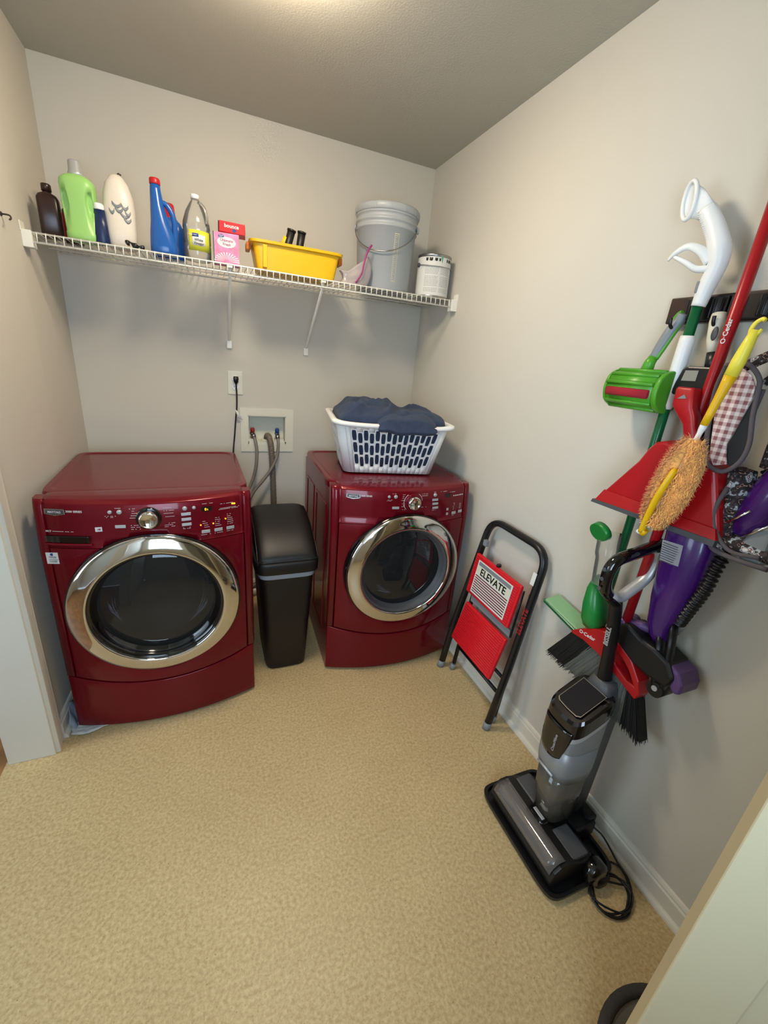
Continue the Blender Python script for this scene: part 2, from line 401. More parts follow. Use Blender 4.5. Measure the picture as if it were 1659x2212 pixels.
# ================================================================== APPLIANCES
WD = .686; HC = .343
def bow(x): return -.070*(1-((x-HC)/HC)**2)
def fy(x, z): return bow(x) + max(0, z-.80)*.12
def seam(x): return .216 + .05*((x-HC)/HC)**2
def appliance(kind):
    W_ = kind == 'washer'
    if W_: r = thing('washing_machine', 'dark red front-loading washer on the left, amber lights lit and white sticker on its front', 'washing machine', (-1.7507, -.8907, 0), .0257)
    else: r = thing('clothes_dryer', 'dark red front-loading dryer in the right corner with a laundry basket on top', 'dryer', (-.7284, -.8347, 0), -.0402)
    CX, CZ, R0 = (.340, .556, .286) if W_ else (.347, .563, .281)
    hole = lambda y0, y1, rr: MB().lathe([(rr, y0), (rr, y1)], (CX, 0, CZ), 'y', 72)
    m = MB(); m.bb((.004, .03, .012), (WD-.004, .70, .930)); cab = m.build('cabinet', M_red, r, bevel=.004)
    cut(cab, hole(-.1, .48, R0-.03))
    for sx in (.0035, WD-.0035):      # stamped ribs in both side sheets
        sp = MB()
        for (y0, y1, z0, z1) in ((.12, .36, .16, .84), (.42, .62, .16, .84)):
            for (a, b) in (((y0, z0), (y0+.012, z1)), ((y1-.012, z0), (y1, z1)), ((y0, z1-.012), (y1, z1)), ((y0, z0), (y1, z0+.012))):
                sp.bb((sx-.003, a[0], a[1]), (sx+.003, b[0], b[1]))
        sp.build('side_ribs', M_red, r, bevel=.002)
    m = MB(); m.sup([(.930, HC, .39, HC, .312, 14), (.955, HC, .39, HC, .312, 14), (.964, HC, .39, HC-.004, .308, 14), (.965, HC, .39, HC-.022, .290, 14), (.9605, HC, .39, HC-.030, .282, 14)], n=64, sm=False)
    m.build('top_panel', M_redtop, r)
    # console: profile swept along the bowed front
    pf = [(.0, .802), (.004, .806), (.0168, .935), (.022, .952), (.032, .962), (.05, .966), (.078, .966)]
    def CF(u, v):
        x = .030 + u*(WD-.060); k = v*(len(pf)-1); i = min(int(k), len(pf)-2); t = k-i
        dy = pf[i][0]*(1-t)+pf[i+1][0]*t; z = pf[i][1]*(1-t)+pf[i+1][1]*t
        b = bow(x)*(1-max(0, (dy-.022)/.056))
        return (x, b+dy, z)
    m = MB(); m.shell(CF, 40, 24, (0, .012, -.010)); con = m.build('control_panel', M_red, r)
    def PF(u, v):
        x = .034 + u*(WD-.068); z = seam(x)+.003 + v*(.799-seam(x)-.003); return (x, bow(x), z)
    m = MB(); m.shell(PF, 40, 8, (0, .03, 0)); fp = m.build('front_panel', M_red, r, bevel=.002)
    for o in (con, fp): cut(o, hole(-.2, .2, R0+.004))
    def TF(u, v):
        x = .004 + u*(WD-.008); z = .012 + v*(seam(x)-.016); return (x, bow(x)*(.90+.1*v)-.001, z)
    m = MB(); m.shell(TF, 40, 6, (0, .05, 0)); m.build('toe_panel', M_red, r, bevel=.004)
    for sgn in (0, 1):
        m = MB(); xs = [(0, .04), (0, .006), (.004, -.002), (.012, -.007), (.026, -.0125), (.031, -.010), (.031, .04)]
        xs = [(WD-a, b) if sgn else (a, b) for a, b in xs]
        m.loft([[(a, b+d, z) for a, b in xs] for z, d in ((.262, 0), (.80, 0), (.935, .016), (.955, .022), (.963, .03))], 0, True); m.build('corner_post', M_red, r)
    # feet
    for x in (.06, WD-.06):
        for y in (.08, .64): MB().lathe([(.022, 0), (.022, .006), (.012, .012)], (x, y, 0), n=16).build('foot', M_black, r)
    # door
    m = MB(); m.lathe([(R0+.003, -.01), (R0+.003, -.066), (R0-.001, -.070), (R0-.002, -.01)], (CX, 0, CZ), 'y', 96, cap=(False, False)); m.build('door_gap_shade', M_gloss, r)  # black annulus paints in the shade of the gap around the ring
    rn = MB(); rn.lathe([(R0-.002, -.03), (R0-.001, -.068), (R0-.002, -.0735), (R0-.006, -.0775), (R0-.016, -.0815), (R0-.030, -.0865), (R0-.044, -.0905), (R0-.056, -.0930), (R0-.0605, -.0925), (R0-.063, -.089), (R0-.064, -.082), (R0-.064, -.03)], (CX, 0, CZ), 'y', 120, cap=(False, False))
    ring = rn.build('door_ring', M_chrome, r)
    bz = MB(); bz.lathe([(R0-.063, -.05), (R0-.0635, -.082), (R0-.069, -.082), (R0-.074, -.066), (R0-.084, -.050), (R0-.092, -.040)], (CX, 0, CZ), 'y', 96, cap=(False, False)); bz.build('door_bezel', M_dgrey if not W_ else M_gloss, r)
    gm = MB(); gm.lathe([(R0-.088, -.045), (R0-.11, -.052), (.12, -.060), (.06, -.064), (.001, -.065)], (CX, 0, CZ), 'y', 72, cap=(False, False)); gm.build('door_glass', M_glass, r)
    bl = MB(); bl.lathe([(R0-.09, -.03), (R0-.10, .03), (.155, .085), (.11, .105), (.001, .110)], (CX, 0, CZ), 'y', 72, cap=(False, False)); bl.build('glass_bowl', M_glass, r)
    dm = MB(); dm.lathe([(R0-.035, .0), (R0-.07, .02), (R0-.075, .05), (R0-.05, .07), (R0-.038, .09), (R0-.038, .42), (.15, .46), (.001, .465)], (CX, 0, CZ), 'y', 64, cap=(False, False))
    for k in range(3):
        a = k*2*pi/3 + .5; dm.box((CX+(R0-.06)*cos(a), .25, CZ+(R0-.06)*sin(a)), (.05, .30, .03), 0, Matrix.Rotation(-a, 3, 'Y'))
    dm.build('drum', M_drum, r)
    # badge, lettering, knob, keys
    by = .926; bxx = .064 if W_ else .088
    fr = MB(); q = [(-.029, .010), (.029, .010), (.030, -.007), (.0, -.0125), (-.030, -.007)]
    def on(x, z, d=0): return (x, fy(x, z)-.0015-d, z)
    fr.loft([[on(bxx+a, by+b) for a, b in q], [on(bxx+a, by+b, .003) for a, b in q]], 0, False); bdg = fr.build('badge', M_steel, r, bevel=.0008)
    fr = MB(); fr.loft([[on(bxx+a*.86, by+b*.78, .0028) for a, b in q], [on(bxx+a*.86, by+b*.78, .0038) for a, b in q]], 0, False); fr.build('badge_plate', M_dgrey, bdg)
    sl = lambda x: Vector((1, -.070*(-2)*(x-HC)/HC**2, 0)).normalized()
    UP = (0, .12, 1)
    text(bdg, 'badge_lettering', 'MAYTAG', .0098, on(bxx, by-.0030, .0040), sl(bxx), UP, M_print, .0003, 'CENTER', .0002)
    text(r, 'series_lettering', '3000 SERIES', .0098, on(bxx+.032, by-.0005, .0006), sl(bxx+.06), UP, M_print, .0003, bold=.0002)
    KX, KZ = (.338, .902) if W_ else (.357, .902)
    kb = MB(); ky = fy(KX, KZ)
    kb.lathe([(.040, ky+.004), (.040, ky-.003), (.037, ky-.006), (.032, ky-.006)], (KX, 0, KZ), 'y', 40); kbo = kb.build('dial_ring', M_gloss if W_ else M_red, r)
    kb = MB(); kb.lathe([(.031, ky), (.031, ky-.020), (.028, ky-.027), (.024, ky-.029), (.022, ky-.026), (.001, ky-.027)], (KX, 0, KZ), 'y', 48); kb.build('dial_knob', M_chrome, r)
    def rnd(x, z, rr, nm='round_button'):
        y = fy(x, z); MB().lathe([(rr, y+.002), (rr, y-.003), (rr*.8, y-.0055), (rr*.4, y-.006), (.0003, y-.006)], (x, 0, z), 'y', 20).build(nm, M_silver, r)
    def key(x, z, a=.032, b=.0105):
        m = MB(); d = sl(x); c = Vector(on(x, z, .001)); rot = Matrix((d, Vector((0, 1, 0)), Vector((0, .12, 1)).normalized())).transposed()
        m.box(c, (a, .005, b), 0, rot); return m.build('button', M_silver, r, bevel=.0012)
    marks = MB()
    def line(x, z, L, h=.0016):
        n_ = max(2, int(L/.004))
        for i in range(n_):
            if random.random() < .2: continue
            a = x + L*i/n_; p = on(a+.0015, z, .0001); marks.box(p, (L/n_*.72, .0006, h))
    def light(x, z, a=.003, b=.003): MB().box(on(x, z, .0005), (a, .0022, b)).build('indicator_light', M_amber, r)
    if W_:
        rnd(.224, .928, .0065); rnd(.252, .928, .008); rnd(.452, .928, .008); rnd(.482, .928, .0062)
        line(.208, .914, .034); line(.208, .910, .030); line(.240, .941, .018)
        for x, z in ((.251, .878), (.455, .908), (.455, .889), (.455, .870)): key(x, z)
        for x, z in ((.517, .834), (.561, .834), (.604, .834)): key(x, z, .030, .0115)
        for z in (.938, .930, .922, .914, .906): line(.288-.004*abs(z-.922)*100, z, .016+.006*random.random())
        for z in (.936, .926, .916, .904, .880, .874, .868): line(.385, z, .026+.018*random.random())
        for z in (.880, .873, .866): line(.282, z, .022+.01*random.random())
        for z in (.858, .854): line(.438, z, .03)
        line(.506, .938, .045); line(.568, .930, .05); line(.566, .913, .075); line(.566, .909, .07)
        for bxl, n_ in ((.508, 4), (.551, 5), (.594, 6)):
            for k in range(n_): line(bxl, .850+.0075*k, .014+.012*random.random())
            line(bxl-.008, .822, .034)
        light(.501, .860, .004, .004); light(.544, .860, .004, .004); light(.588, .871, .004, .004); light(.306, .920, .006, .006); light(.619, .925, .013, .005)
        d = MB(); d.box(on(.524, .918, .0), (.037, .003, .018)); dsp = d.build('display', M_gloss, r)
        text(dsp, 'display_digits', '01', .014, on(.524, .913, .0022), sl(.524), UP, M_amber, .0002, 'CENTER')
        # detergent drawer
        m = MB(); m.shell(lambda u, v: (.026+u*.130, fy(.026+u*.130, .83)-.0035, .818+v*.026), 16, 8, (0, .01, 0)); dr = m.build('drawer_slot_shade', M_gloss, r)  # uncut slot: its shade is a black plate set on the panel
        m = MB(); m.shell(lambda u, v: (.022+u*.138, fy(.022+u*.138, .81)-.004-.005*sin(v*pi), .811+v*.008), 16, 3, (0, .012, 0)); m.build('drawer_lip', M_red, r, bevel=.001)
        text(r, 'detergent_lettering', 'MCT', .0085, on(.030, .8565, .0006), sl(.05), UP, M_print, .0003, bold=.0002)
        line(.050, .8595, .062, .0015)
        m = MB(); m.box(on(.186, .869, .0005), (.020, .001, .016)); hb = m.build('efficiency_mark', M_print, r)
        text(hb, 'mark_lettering', 'he', .012, on(.186, .8665, .0016), sl(.186), UP, M_red, .0002, 'CENTER', .0003)
        st = MB(); st.box((.036, bow(.036)-.0015, .762), (.037, .001, .042), 0, Matrix.Rotation(math.atan(-.28), 3, 'Z')); sto = st.build('sticker', M_paper, r); sto['label'] = 'white paper sticker'
        sd = sl(.036); o_ = Vector((.036, bow(.036)-.0024, 0)); dd = MB()
        dd.lathe([(.005, -.0003), (.005, .0)], (o_.x, o_.y-.0002, .776), 'y', 16)
        dd.build('sticker_logo', M_dot, sto)
        dd = MB(); rr_ = Matrix.Rotation(math.atan2(sd.y, sd.x), 3, 'Z')
        for z in (.768, .764, .757, .752, .748): dd.box((o_.x, o_.y-.0002, z), (.026 if z != .757 else .034, .0006, .0014), 0, rr_)
        dd.build('sticker_print', M_dgrey, sto)
    else:
        rnd(.243, .928, .0065); rnd(.273, .928, .0085); rnd(.469, .930, .0085)
        line(.233, .914, .026); line(.233, .910, .024); line(.258, .942, .018); line(.458, .943, .016)
        for x, z in ((.274, .879), (.470, .908), (.472, .890), (.474, .871)): key(x, z)
        for x, z in ((.587, .834), (.628, .836)): key(x, z, .026, .0125)
        for x, z in ((.546, .856), (.546, .834)): key(x, z, .012, .0115)
        for z in (.938, .930, .922, .912, .897, .890, .884, .870): line(.300+.004*random.random(), z, .018)
        for z in (.938, .930): line(.398, z, .032)
        line(.398, .878, .028); line(.50, .943, .036); line(.555, .936, .032); line(.458, .860, .022); line(.578, .822, .014)
        for k in range(5): line(.582, .852+.007*k, .010)
        for k in range(4): line(.622, .852+.007*k, .011)
        arc = MB(); arc.tube([(KX+.045*cos(a), fy(KX+.045*cos(a), KZ)-.001, KZ+.045*sin(a)) for a in [2.2+i*.13 for i in range(20)]], .0011, 5); arc.build('dial_arc', M_print, r)
        arc = MB(); arc.tube([(KX+.045*cos(a), fy(KX+.045*cos(a), KZ)-.001, KZ+.045*sin(a)) for a in [.15+i*.12 for i in range(8)]], .0011, 5); arc.build('dial_arc', M_print, r)
        d = MB(); d.box(on(.542, .922, .0), (.026, .003, .020)); d.build('display', M_gloss, r)
        for i in range(6):
            marks.lathe([(.0032, fy(.58+i*.011, .915)-.0004), (.0032, fy(.58+i*.011, .915)-.0022)], (.58+i*.011, 0, .917), 'y', 6)
    marks.build('printed_markings', M_print, r)
    return r
appliance('washer'); appliance('dryer')

# ================================================================== WALL OUTLET, WASHER BOX, HOSES
o = thing('wall_outlet', 'white double wall outlet with a black plug in its upper socket', 'outlet', (-1.06, 0, 1.30))
MB().bb((-1.099, -.006, 1.240), (-1.022, 0, 1.362)).build('cover_plate', M_offw, o, bevel=.003, world=True)
for z in (1.322, 1.279):
    m = MB(); m.lathe([(.017, 0), (.017, -.0085), (.015, -.010)], (-1.0605, 0, z), 'y', 24); sk = m.build('socket', M_white, o, world=True)
    m = MB()
    for dx in (-.0065, .0065): m.bb((-1.0605+dx-.001, -.0112, z-.001), (-1.0605+dx+.001, -.0098, z+.008))
    m.bb((-1.0625, -.0112, z-.011), (-1.0585, -.0098, z-.007)); m.build('socket_slots', M_black, sk, world=True)
o = thing('power_cord', 'black power cord with a white tag hanging from the wall outlet', 'cord', (-1.06, -.01, 1.32))
m = MB(); m.sup([(1.336, -1.058, -.024, .012, .012, 4), (1.325, -1.058, -.026, .014, .014, 4), (1.308, -1.058, -.024, .011, .011, 3), (1.296, -1.058, -.022, .005, .006, 2)], n=20); m.build('plug', M_black, o, world=True)
m = MB(); m.tube(sm_path([(-1.058, -.022, 1.30), (-1.056, -.020, 1.24), (-1.058, -.016, 1.17), (-1.064, -.014, 1.12), (-1.074, -.014, 1.02), (-1.084, -.02, .93), (-1.09, -.04, .80), (-1.08, -.06, .6)], 5), .0042, 8); m.build('cable', M_black, o, world=True)
m = MB(); m.shell(lambda u, v: (-1.067+.012*v+u*(.012+.018*v), -.020-.010*sin(3*v+u), 1.165-.05*v-.012*u), 4, 8, (0, .0006, 0)); m.build('cord_tag', M_paper, o, world=True)
o = thing('washer_supply_box', 'cream recessed washer supply box with hot and cold valves in the back wall', 'valve box', (-.895, 0, 1.05))
m = MB(); ox0, ox1, oz0, oz1 = -1.041, -.748, .926, 1.170
for a, b in (((ox0, oz0), (bx0, oz1)), ((bx1, oz0), (ox1, oz1)), ((bx0, oz0), (bx1, bz0)), ((bx0, bz1), (bx1, oz1))): m.bb((a[0], -.006, a[1]), (b[0], 0, b[1]))
m.build('frame_plate', M_offw, o, world=True)
m = MB(); m.bb((bx0, .074, bz0), (bx1, .08, bz1)); m.bb((bx0, -.004, bz0), (bx0+.004, .08, bz1)); m.bb((bx1-.004, -.004, bz0), (bx1, .08, bz1)); m.bb((bx0, -.004, bz1-.004), (bx1, .08, bz1)); m.bb((bx0, -.004, bz0), (bx1, .08, bz0+.014))
m.build('box_liner', M_offw, o, world=True)
m = MB(); m.lathe([(.034, .984), (.034, .99), (.028, .994)], (-.893, .035, 0), n=24); m.bb((-.998, .0, .984), (-.945, .05, .998)); m.bb((-.85, .0, .984), (-.80, .05, .998)); m.build('valve_shelf', M_offw, o, world=True)
for x, mm in ((-.975, M_redvalve), (-.836, M_bluevalve)):
    m = MB(); m.lathe([(.011, .99), (.011, 1.02), (.014, 1.022), (.014, 1.03), (.009, 1.032)], (x, .03, 0), n=16); vb = m.build('valve_body', M_steel, o, world=True)
    m = MB(); m.lathe([(.010, 1.030), (.012, 1.034), (.012, 1.052), (.008, 1.058)], (x, .022, 0), n=10, sx=1); m.box((x, .012, 1.044), (.010, .03, .012)); m.build('valve_handle', mm, vb, world=True, bevel=.002)
def hose(name, label, x, pts):
    h = thing(name, label, 'hose', (x, 0, 1.0))
    MB().tube([pts[0], Vector(pts[0])*.6+Vector(pts[1])*.4], .0125, 12).build('coupling', M_steel, h, world=True)
    MB().tube(sm_path(pts, 8), .0085, 12).build('hose_line', M_hose, h, world=True)
hose('hot_water_hose', 'braided hose curving down from the red valve to the washer', -.97, [(-.972, .012, 1.022), (-.963, -.018, .985), (-.958, -.04, .93), (-.968, -.055, .84), (-.998, -.07, .745), (-1.05, -.09, .66), (-1.10, -.12, .55)])
hose('cold_water_hose', 'braided hose crossing over the grey drain hose from the blue valve', -.84, [(-.836, .012, 1.022), (-.836, -.024, .97), (-.850, -.048, .90), (-.885, -.062, .83), (-.935, -.075, .765), (-.99, -.09, .70), (-1.06, -.12, .58), (-1.10, -.14, .45)])
h = thing('drain_hose', 'thick brownish grey drain hose hooked into the supply box', 'hose', (-.87, -.03, .6))
m = MB(); P = sm_path([(-.897, .03, .985), (-.894, .012, 1.015), (-.886, -.018, 1.008), (-.878, -.034, .96), (-.872, -.036, .85), (-.867, -.036, .70), (-.862, -.038, .50), (-.87, -.05, .30), (-.95, -.08, .12), (-1.10, -.12, .06)], 24)
m.tube(P, [.0165+.0008*sin(i*1.9) for i in range(len(P))], 14); m.build('hose_line', M_drain, h, world=True)

# ================================================================== WIRE SHELF
SZ = 1.803; SY = -.408
sh = thing('wire_shelf', 'white wire shelf on two slanted braces spanning the back wall', 'shelf', (-RM/2, 0, SZ))
m = MB()
for y, z in ((SY, SZ), (SY-.003, SZ-.030), (-.012, SZ), (-.27, SZ-.006), (-.14, SZ-.006)): m.tube([(-RM+.006, y, z-.003), (-.006, y, z-.003)], .0032 if y < -.3 else .0028, 8)
m.build('rod', M_wire, sh, world=True)
m = MB(); n = 66
for i in range(n+1):
    x = -RM+.016 + (RM-.032)*i/n; m.tube([(x, -.012, SZ), (x, SY+.004, SZ), (x, SY-.002, SZ-.003), (x, SY-.005, SZ-.033)], .0019, 6)
dw = m.build('deck_wire', M_wire, sh, world=True)
for x in (-RM, 0):
    s_ = 1 if x < -1 else -1
    m = MB(); m.bb((x, SY-.012, SZ-.052), (x+s_*.030, SY+.030, SZ+.002)); m.bb((x, SY-.016, SZ-.004), (x+s_*.004, SY+.026, SZ+.028)); m.build('end_bracket', M_wire, sh, world=True, bevel=.003)
for xt, xb in ((-1.087, -1.084), (-.687, -.683)):
    m = MB(); m.tube([(xt, -.375, SZ-.012), (xt, -.37, SZ-.028), (xb, -.014, 1.515), (xb, -.004, 1.505)], .0065, 8, flat=.55); br = m.build('brace', M_wire, sh, world=True)
    m = MB(); m.bb((xb-.013, -.012, 1.472), (xb+.013, 0, 1.512)); m.build('brace_foot', M_wire, br, world=True, bevel=.003)
    m = MB(); m.bb((xt-.010, -.39, SZ-.012), (xt+.010, -.355, SZ-.002)); m.build('brace_clip', M_wire, br, world=True, bevel=.002)

# ---- things on the shelf
Z0 = SZ + .002
def bot(name, label, cat, x, y, rz=0): return thing(name, label, cat, (x, y, Z0), rz)
b = bot('peroxide_bottle', 'dark brown square bottle at the left end of the wire shelf', 'bottle', -1.706, -.305, .15)
m = MB(); m.sup([(0, 0, 0, .030, .024, 5), (.004, 0, 0, .034, .028, 5), (.125, 0, 0, .034, .028, 5), (.137, 0, 0, .028, .023, 4), (.146, 0, 0, .013, .013, 2), (.152, 0, 0, .012, .012, 2)]); m.build('bottle_body', M_brown, b)
m = MB(); m.lathe([(.0155, .150), (.0155, .170), (.013, .173)], n=18); m.build('cap', M_brown, b)
b = bot('small_dark_bottle', 'dark bottle with a red label squeezed behind the green jug', 'bottle', -1.652, -.245, -.1)
m = MB(); m.sup([(0, 0, 0, .026, .026, 2.5), (.004, 0, 0, .029, .029, 2.5), (.11, 0, 0, .029, .029, 2.5), (.128, 0, 0, .014, .014, 2), (.15, 0, 0, .012, .012, 2)]); m.build('bottle_body', M_brown, b)
m = MB(); m.sup([(.02, 0, 0, .0297, .0297, 2.5), (.10, 0, 0, .0297, .0297, 2.5)], cap=(False, False)); m.build('label_band', M_cap, b)
b = bot('green_jug', 'light green detergent jug with two finger grips and silver cap', 'jug', -1.602, -.330, -.05)
m = MB(); m.sup([(0, 0, 0, .046, .036, 3), (.006, 0, 0, .052, .041, 3), (.026, 0, 0, .053, .042, 3), (.030, 0, 0, .051, .040, 3), (.10, 0, 0, .053, .042, 3), (.178, 0, 0, .056, .044, 3), (.194, 0, 0, .053, .042, 2.8), (.206, 0, 0, .040, .034, 2.4), (.212, 0, 0, .024, .023, 2)], n=48)
jo = m.build('jug_body', M_lgreen, b)
for sx in (-1, 1):
    c_ = MB(); rings = []
    for yy in (-.08, .08): rings.append([(sx*(.052-.012*abs(cos(a))**3) + .021*cos(a), yy, .125 + .048*sin(a) - sx*.004) for a in [2*pi*k/20 for k in range(20)]])
    c_.loft(rings, 0, False); cc = c_
    dep = MB(); rings = []
    for yy, q in ((-.09, 1.0), (-.030, .85), (-.022, .5)): rings.append([(sx*.040 + .017*q*cos(a), yy, .120 + .046*q*sin(a)) for a in [2*pi*k/20 for k in range(20)]])
    dep.loft(rings, 0, True); cut(jo, dep)
m = MB(); m.lathe([(.023, .208), (.025, .212), (.025, .218), (.022, .222), (.021, .252), (.018, .256)], n=24); m.build('cap', M_silver, b)
b = bot('navy_bottle', 'slim navy bottle with a white cap in front of the cream jug', 'bottle', -1.540, -.350, 0)
m = MB(); m.sup([(0, 0, 0, .022, .017, 2.4), (.004, 0, 0, .025, .019, 2.4), (.06, 0, 0, .022, .017, 2.3), (.115, 0, 0, .017, .014, 2)]); m.build('bottle_body', M_navy, b)
m = MB(); m.lathe([(.016, .113), (.017, .116), (.016, .130), (.012, .134)], n=18); m.build('cap', M_white, b)
b = bot('cream_jug', 'large cream plastic jug with rounded shoulders and worn grey print', 'jug', -1.478, -.315, .08)
m = MB(); m.sup([(0, 0, 0, .042, .034, 3), (.006, 0, 0, .049, .040, 3), (.05, 0, 0, .052, .042, 2.8), (.13, 0, 0, .054, .043, 2.6), (.175, 0, 0, .050, .041, 2.4), (.215, 0, 0, .038, .033, 2.2), (.238, 0, 0, .022, .020, 2), (.246, 0, 0, .008, .008, 2)], n=40)
jc = m.build('jug_body', M_cream, b)
m = MB(); m.tube([(.002, 0, .244), (.010, -.002, .250), (.018, -.003, .246)], .0028, 8); m.build('spout', M_brown, b)
m = MB()
for (x, z, L) in ((-.020, .140, .030), (-.012, .125, .026), (.004, .110, .030), (.014, .096, .024), (.010, .136, .022), (-.032, .118, .018), (.020, .118, .018)):
    m.shell(lambda u, v, x=x, z=z, L=L: (lambda X: (X, -.0435*(max(0, 1-abs(X/.0545)**2.7))**(1/2.7)-.0006, z + .011*v - .012*sin(u*3)))(x+u*L), 6, 2, (0, .0005, 0))
m.build('worn_print', M_grey, b)
b = bot('black_clip', 'small black plastic clip lying at the shelf edge by the blue bottle', 'clip', -1.430, -.372, .3)
m = MB(); m.tube(sm_path([(-.03, 0, .012), (-.018, 0, .020), (0, -.003, .010), (.018, 0, .012), (.03, .004, .006)], 5), [.007 + .004*sin(i*.8) for i in range(21)], 8, flat=.6); m.build('clip_body', M_black, b)
def spray(x, y, rz, label, hgt, cap_only=False):
    b = bot('blue_bottle', label, 'bottle', x, y, rz)
    s_ = hgt/.245; m = MB()
    m.sup([(0, 0, 0, .044, .032, 3), (.006, 0, 0, .049, .036, 3), (.030*s_, 0, 0, .049, .036, 2.8), (.07*s_, -.004, 0, .042, .033, 2.5), (.11*s_, -.009, 0, .032, .030, 2.2), (.16*s_, -.014, 0, .024, .024, 2), (.21*s_, -.016, 0, .019, .019, 2), (.228*s_, -.016, 0, .017, .017, 2)], n=36); m.build('bottle_body', M_blue, b)
    m = MB(); m.lathe([(.0185, .226*s_), (.0195, .229*s_), (.0185, .243*s_), (.016, .246*s_)], (-.016, 0, 0), n=20); m.build('cap', M_cap, b)
    m = MB(); m.tube(sm_path([(-.002, 0, .175*s_), (.022, 0, .165*s_), (.040, 0, .13*s_), (.043, 0, .08*s_), (.038, 0, .04*s_)], 6), .010, 10, flat=.9); m.build('grip', M_blue, b)
    return b
spray(-1.330, -.345, 0, 'blue bottle with long tapered neck and small red cap at the shelf front', .252)
b = bot('drain_cleaner_bottle', 'wide blue bottle with a tall red cap behind the tapered blue bottle', 'bottle', -1.318, -.250, 0)
m = MB(); m.sup([(0, 0, 0, .056, .030, 4), (.006, 0, 0, .062, .034, 4), (.11, 0, 0, .062, .034, 4), (.135, 0, 0, .050, .030, 3), (.150, .01, 0, .026, .024, 2)], n=36); m.build('bottle_body', M_blue, b)
m = MB(); m.lathe([(.022, .146), (.023, .150), (.019, .196), (.015, .202)], (.01, 0, 0), n=22); m.build('cap', M_cap, b)
b = bot('vinegar_jug', 'clear plastic vinegar jug with white cap and yellow green label', 'jug', -1.208, -.330, 0)
m = MB(); pr_ = [(.046, 0), (.051, .005), (.052, .055), (.050, .058), (.052, .062), (.052, .105), (.050, .109), (.052, .115), (.050, .135), (.038, .172), (.022, .200), (.014, .212), (.013, .222)]
m.lathe(pr_, n=36, cap=(True, False)); m.build('jug_body', M_clear, b)
m = MB(); m.lathe([(.0155, .216), (.0155, .230), (.013, .232)], n=22); m.build('cap', M_white, b)
m = MB(); m.tube(sm_path([(.012, -.015, .205), (.032, -.030, .185), (.040, -.034, .15), (.036, -.036, .13)], 5), .006, 8); m.build('handle', M_clear, b)
m = MB(); m.shell(lambda u, v: (.0525*sin(-.62+1.7*u), -.0525*cos(-.62+1.7*u), .030+.072*v), 16, 2, (0, .0006, 0)); lb = m.build('jug_label', M_ylabel, b)
m = MB(); m.shell(lambda u, v: (.0532*sin(-.35+.95*u), -.0532*cos(-.35+.95*u), .048+.038*v*(1-.0*u)), 12, 2, (0, .0004, 0)); m.build('label_oval', M_paper, lb)
m = MB(); m.shell(lambda u, v: (.0537*sin(-.33+.45*u), -.0537*cos(-.33+.45*u), .078+.012*v), 8, 2, (0, .0004, 0)); m.build('label_brand_spot', M_dot, lb)
text(lb, 'label_brand', 'Great Value', .0056, (.0537*sin(-.1)-.009, -.0546, .0820), (cos(-.1), sin(-.1), 0), (0, 0, 1), M_paper, .0002, 'CENTER')
text(lb, 'label_lettering', 'White\nVinegar', .0125, (.0537*sin(.12), -.0546, .064), (cos(.12), sin(.12), 0), (0, 0, 1), M_dgrey, .0002, 'CENTER', .0003)
b = bot('dryer_sheet_box', 'pink dryer sheet box standing under a tilted red box', 'box', -1.093, -.340, -.05)
m = MB(); m.bb((-.053, -.035, 0), (.047, .035, .112)); m.build('carton', M_pink, b, bevel=.0015)
m = MB(); m.bb((-.0535, -.0352, 0), (-.050, .0355, .112)); m.build('carton_side', M_dgreen, b)
m = MB(); m.lathe([(.036, -.0355), (.036, -.0362)], (-.002, 0, .078), 'y', 30, sy=.55); fo = m.build('front_oval', M_paper, b)
m = MB(); m.lathe([(.011, -.0360), (.011, -.0372)], (-.022, 0, .098), 'y', 20, sy=.6); m.build('brand_spot', M_dot, b)
text(b, 'brand_lettering', 'Great\nValue', .0062, (-.022, -.0374, .0985), (1, 0, 0), (0, 0, 1), M_paper, .0002, 'CENTER', .0001)
text(b, 'front_lettering', 'Ultimate\nFresh', .014, (-.001, -.0364, .080), (1, 0, 0), (0, 0, 1), M_magenta, .0002, 'CENTER', .0003)
m = MB()
for k in range(13):
    a = pi*(k+.5)/13; m.add([(-.002+.006*cos(a), -.0358, .010+.006*sin(a)), (-.002+.05*cos(a-.05), -.0358, .006+.036*sin(a-.05)), (-.002+.05*cos(a+.05), -.0358, .006+.036*sin(a+.05))], [(0, 1, 2)])
m.build('ray_print', M_paper, b, solid=.0004)
b = thing('red_dryer_sheet_box', 'small bright red dryer sheet box lying on top of the pink box', 'box', (-1.072, -.335, Z0+.113))
rt = Matrix.Rotation(.03, 4, 'Y') @ Matrix.Rotation(-.10, 4, 'Z')
m = MB(); m.bb((-.048, -.040, .001), (.052, .040, .040)).xf(rt); m.build('carton', M_bred, b, bevel=.002)
m = MB(); m.bb((-.052, -.038, .0005), (-.047, .038, .038)).xf(rt); m.build('open_flap', M_brown, b)
tx = text(b, 'brand_lettering', 'bounce', .019, (.0, -.0408, .019), (1, 0, 0), (0, 0, 1), M_paper, .0003, 'CENTER', .0004); tx.data.transform(rt)
m = MB(); m.lathe([(.006, -.0402), (.006, -.0412)], (.010, 0, .011), 'y', 16, sx=1.3).xf(rt); m.build('logo_spot', M_dot, b)
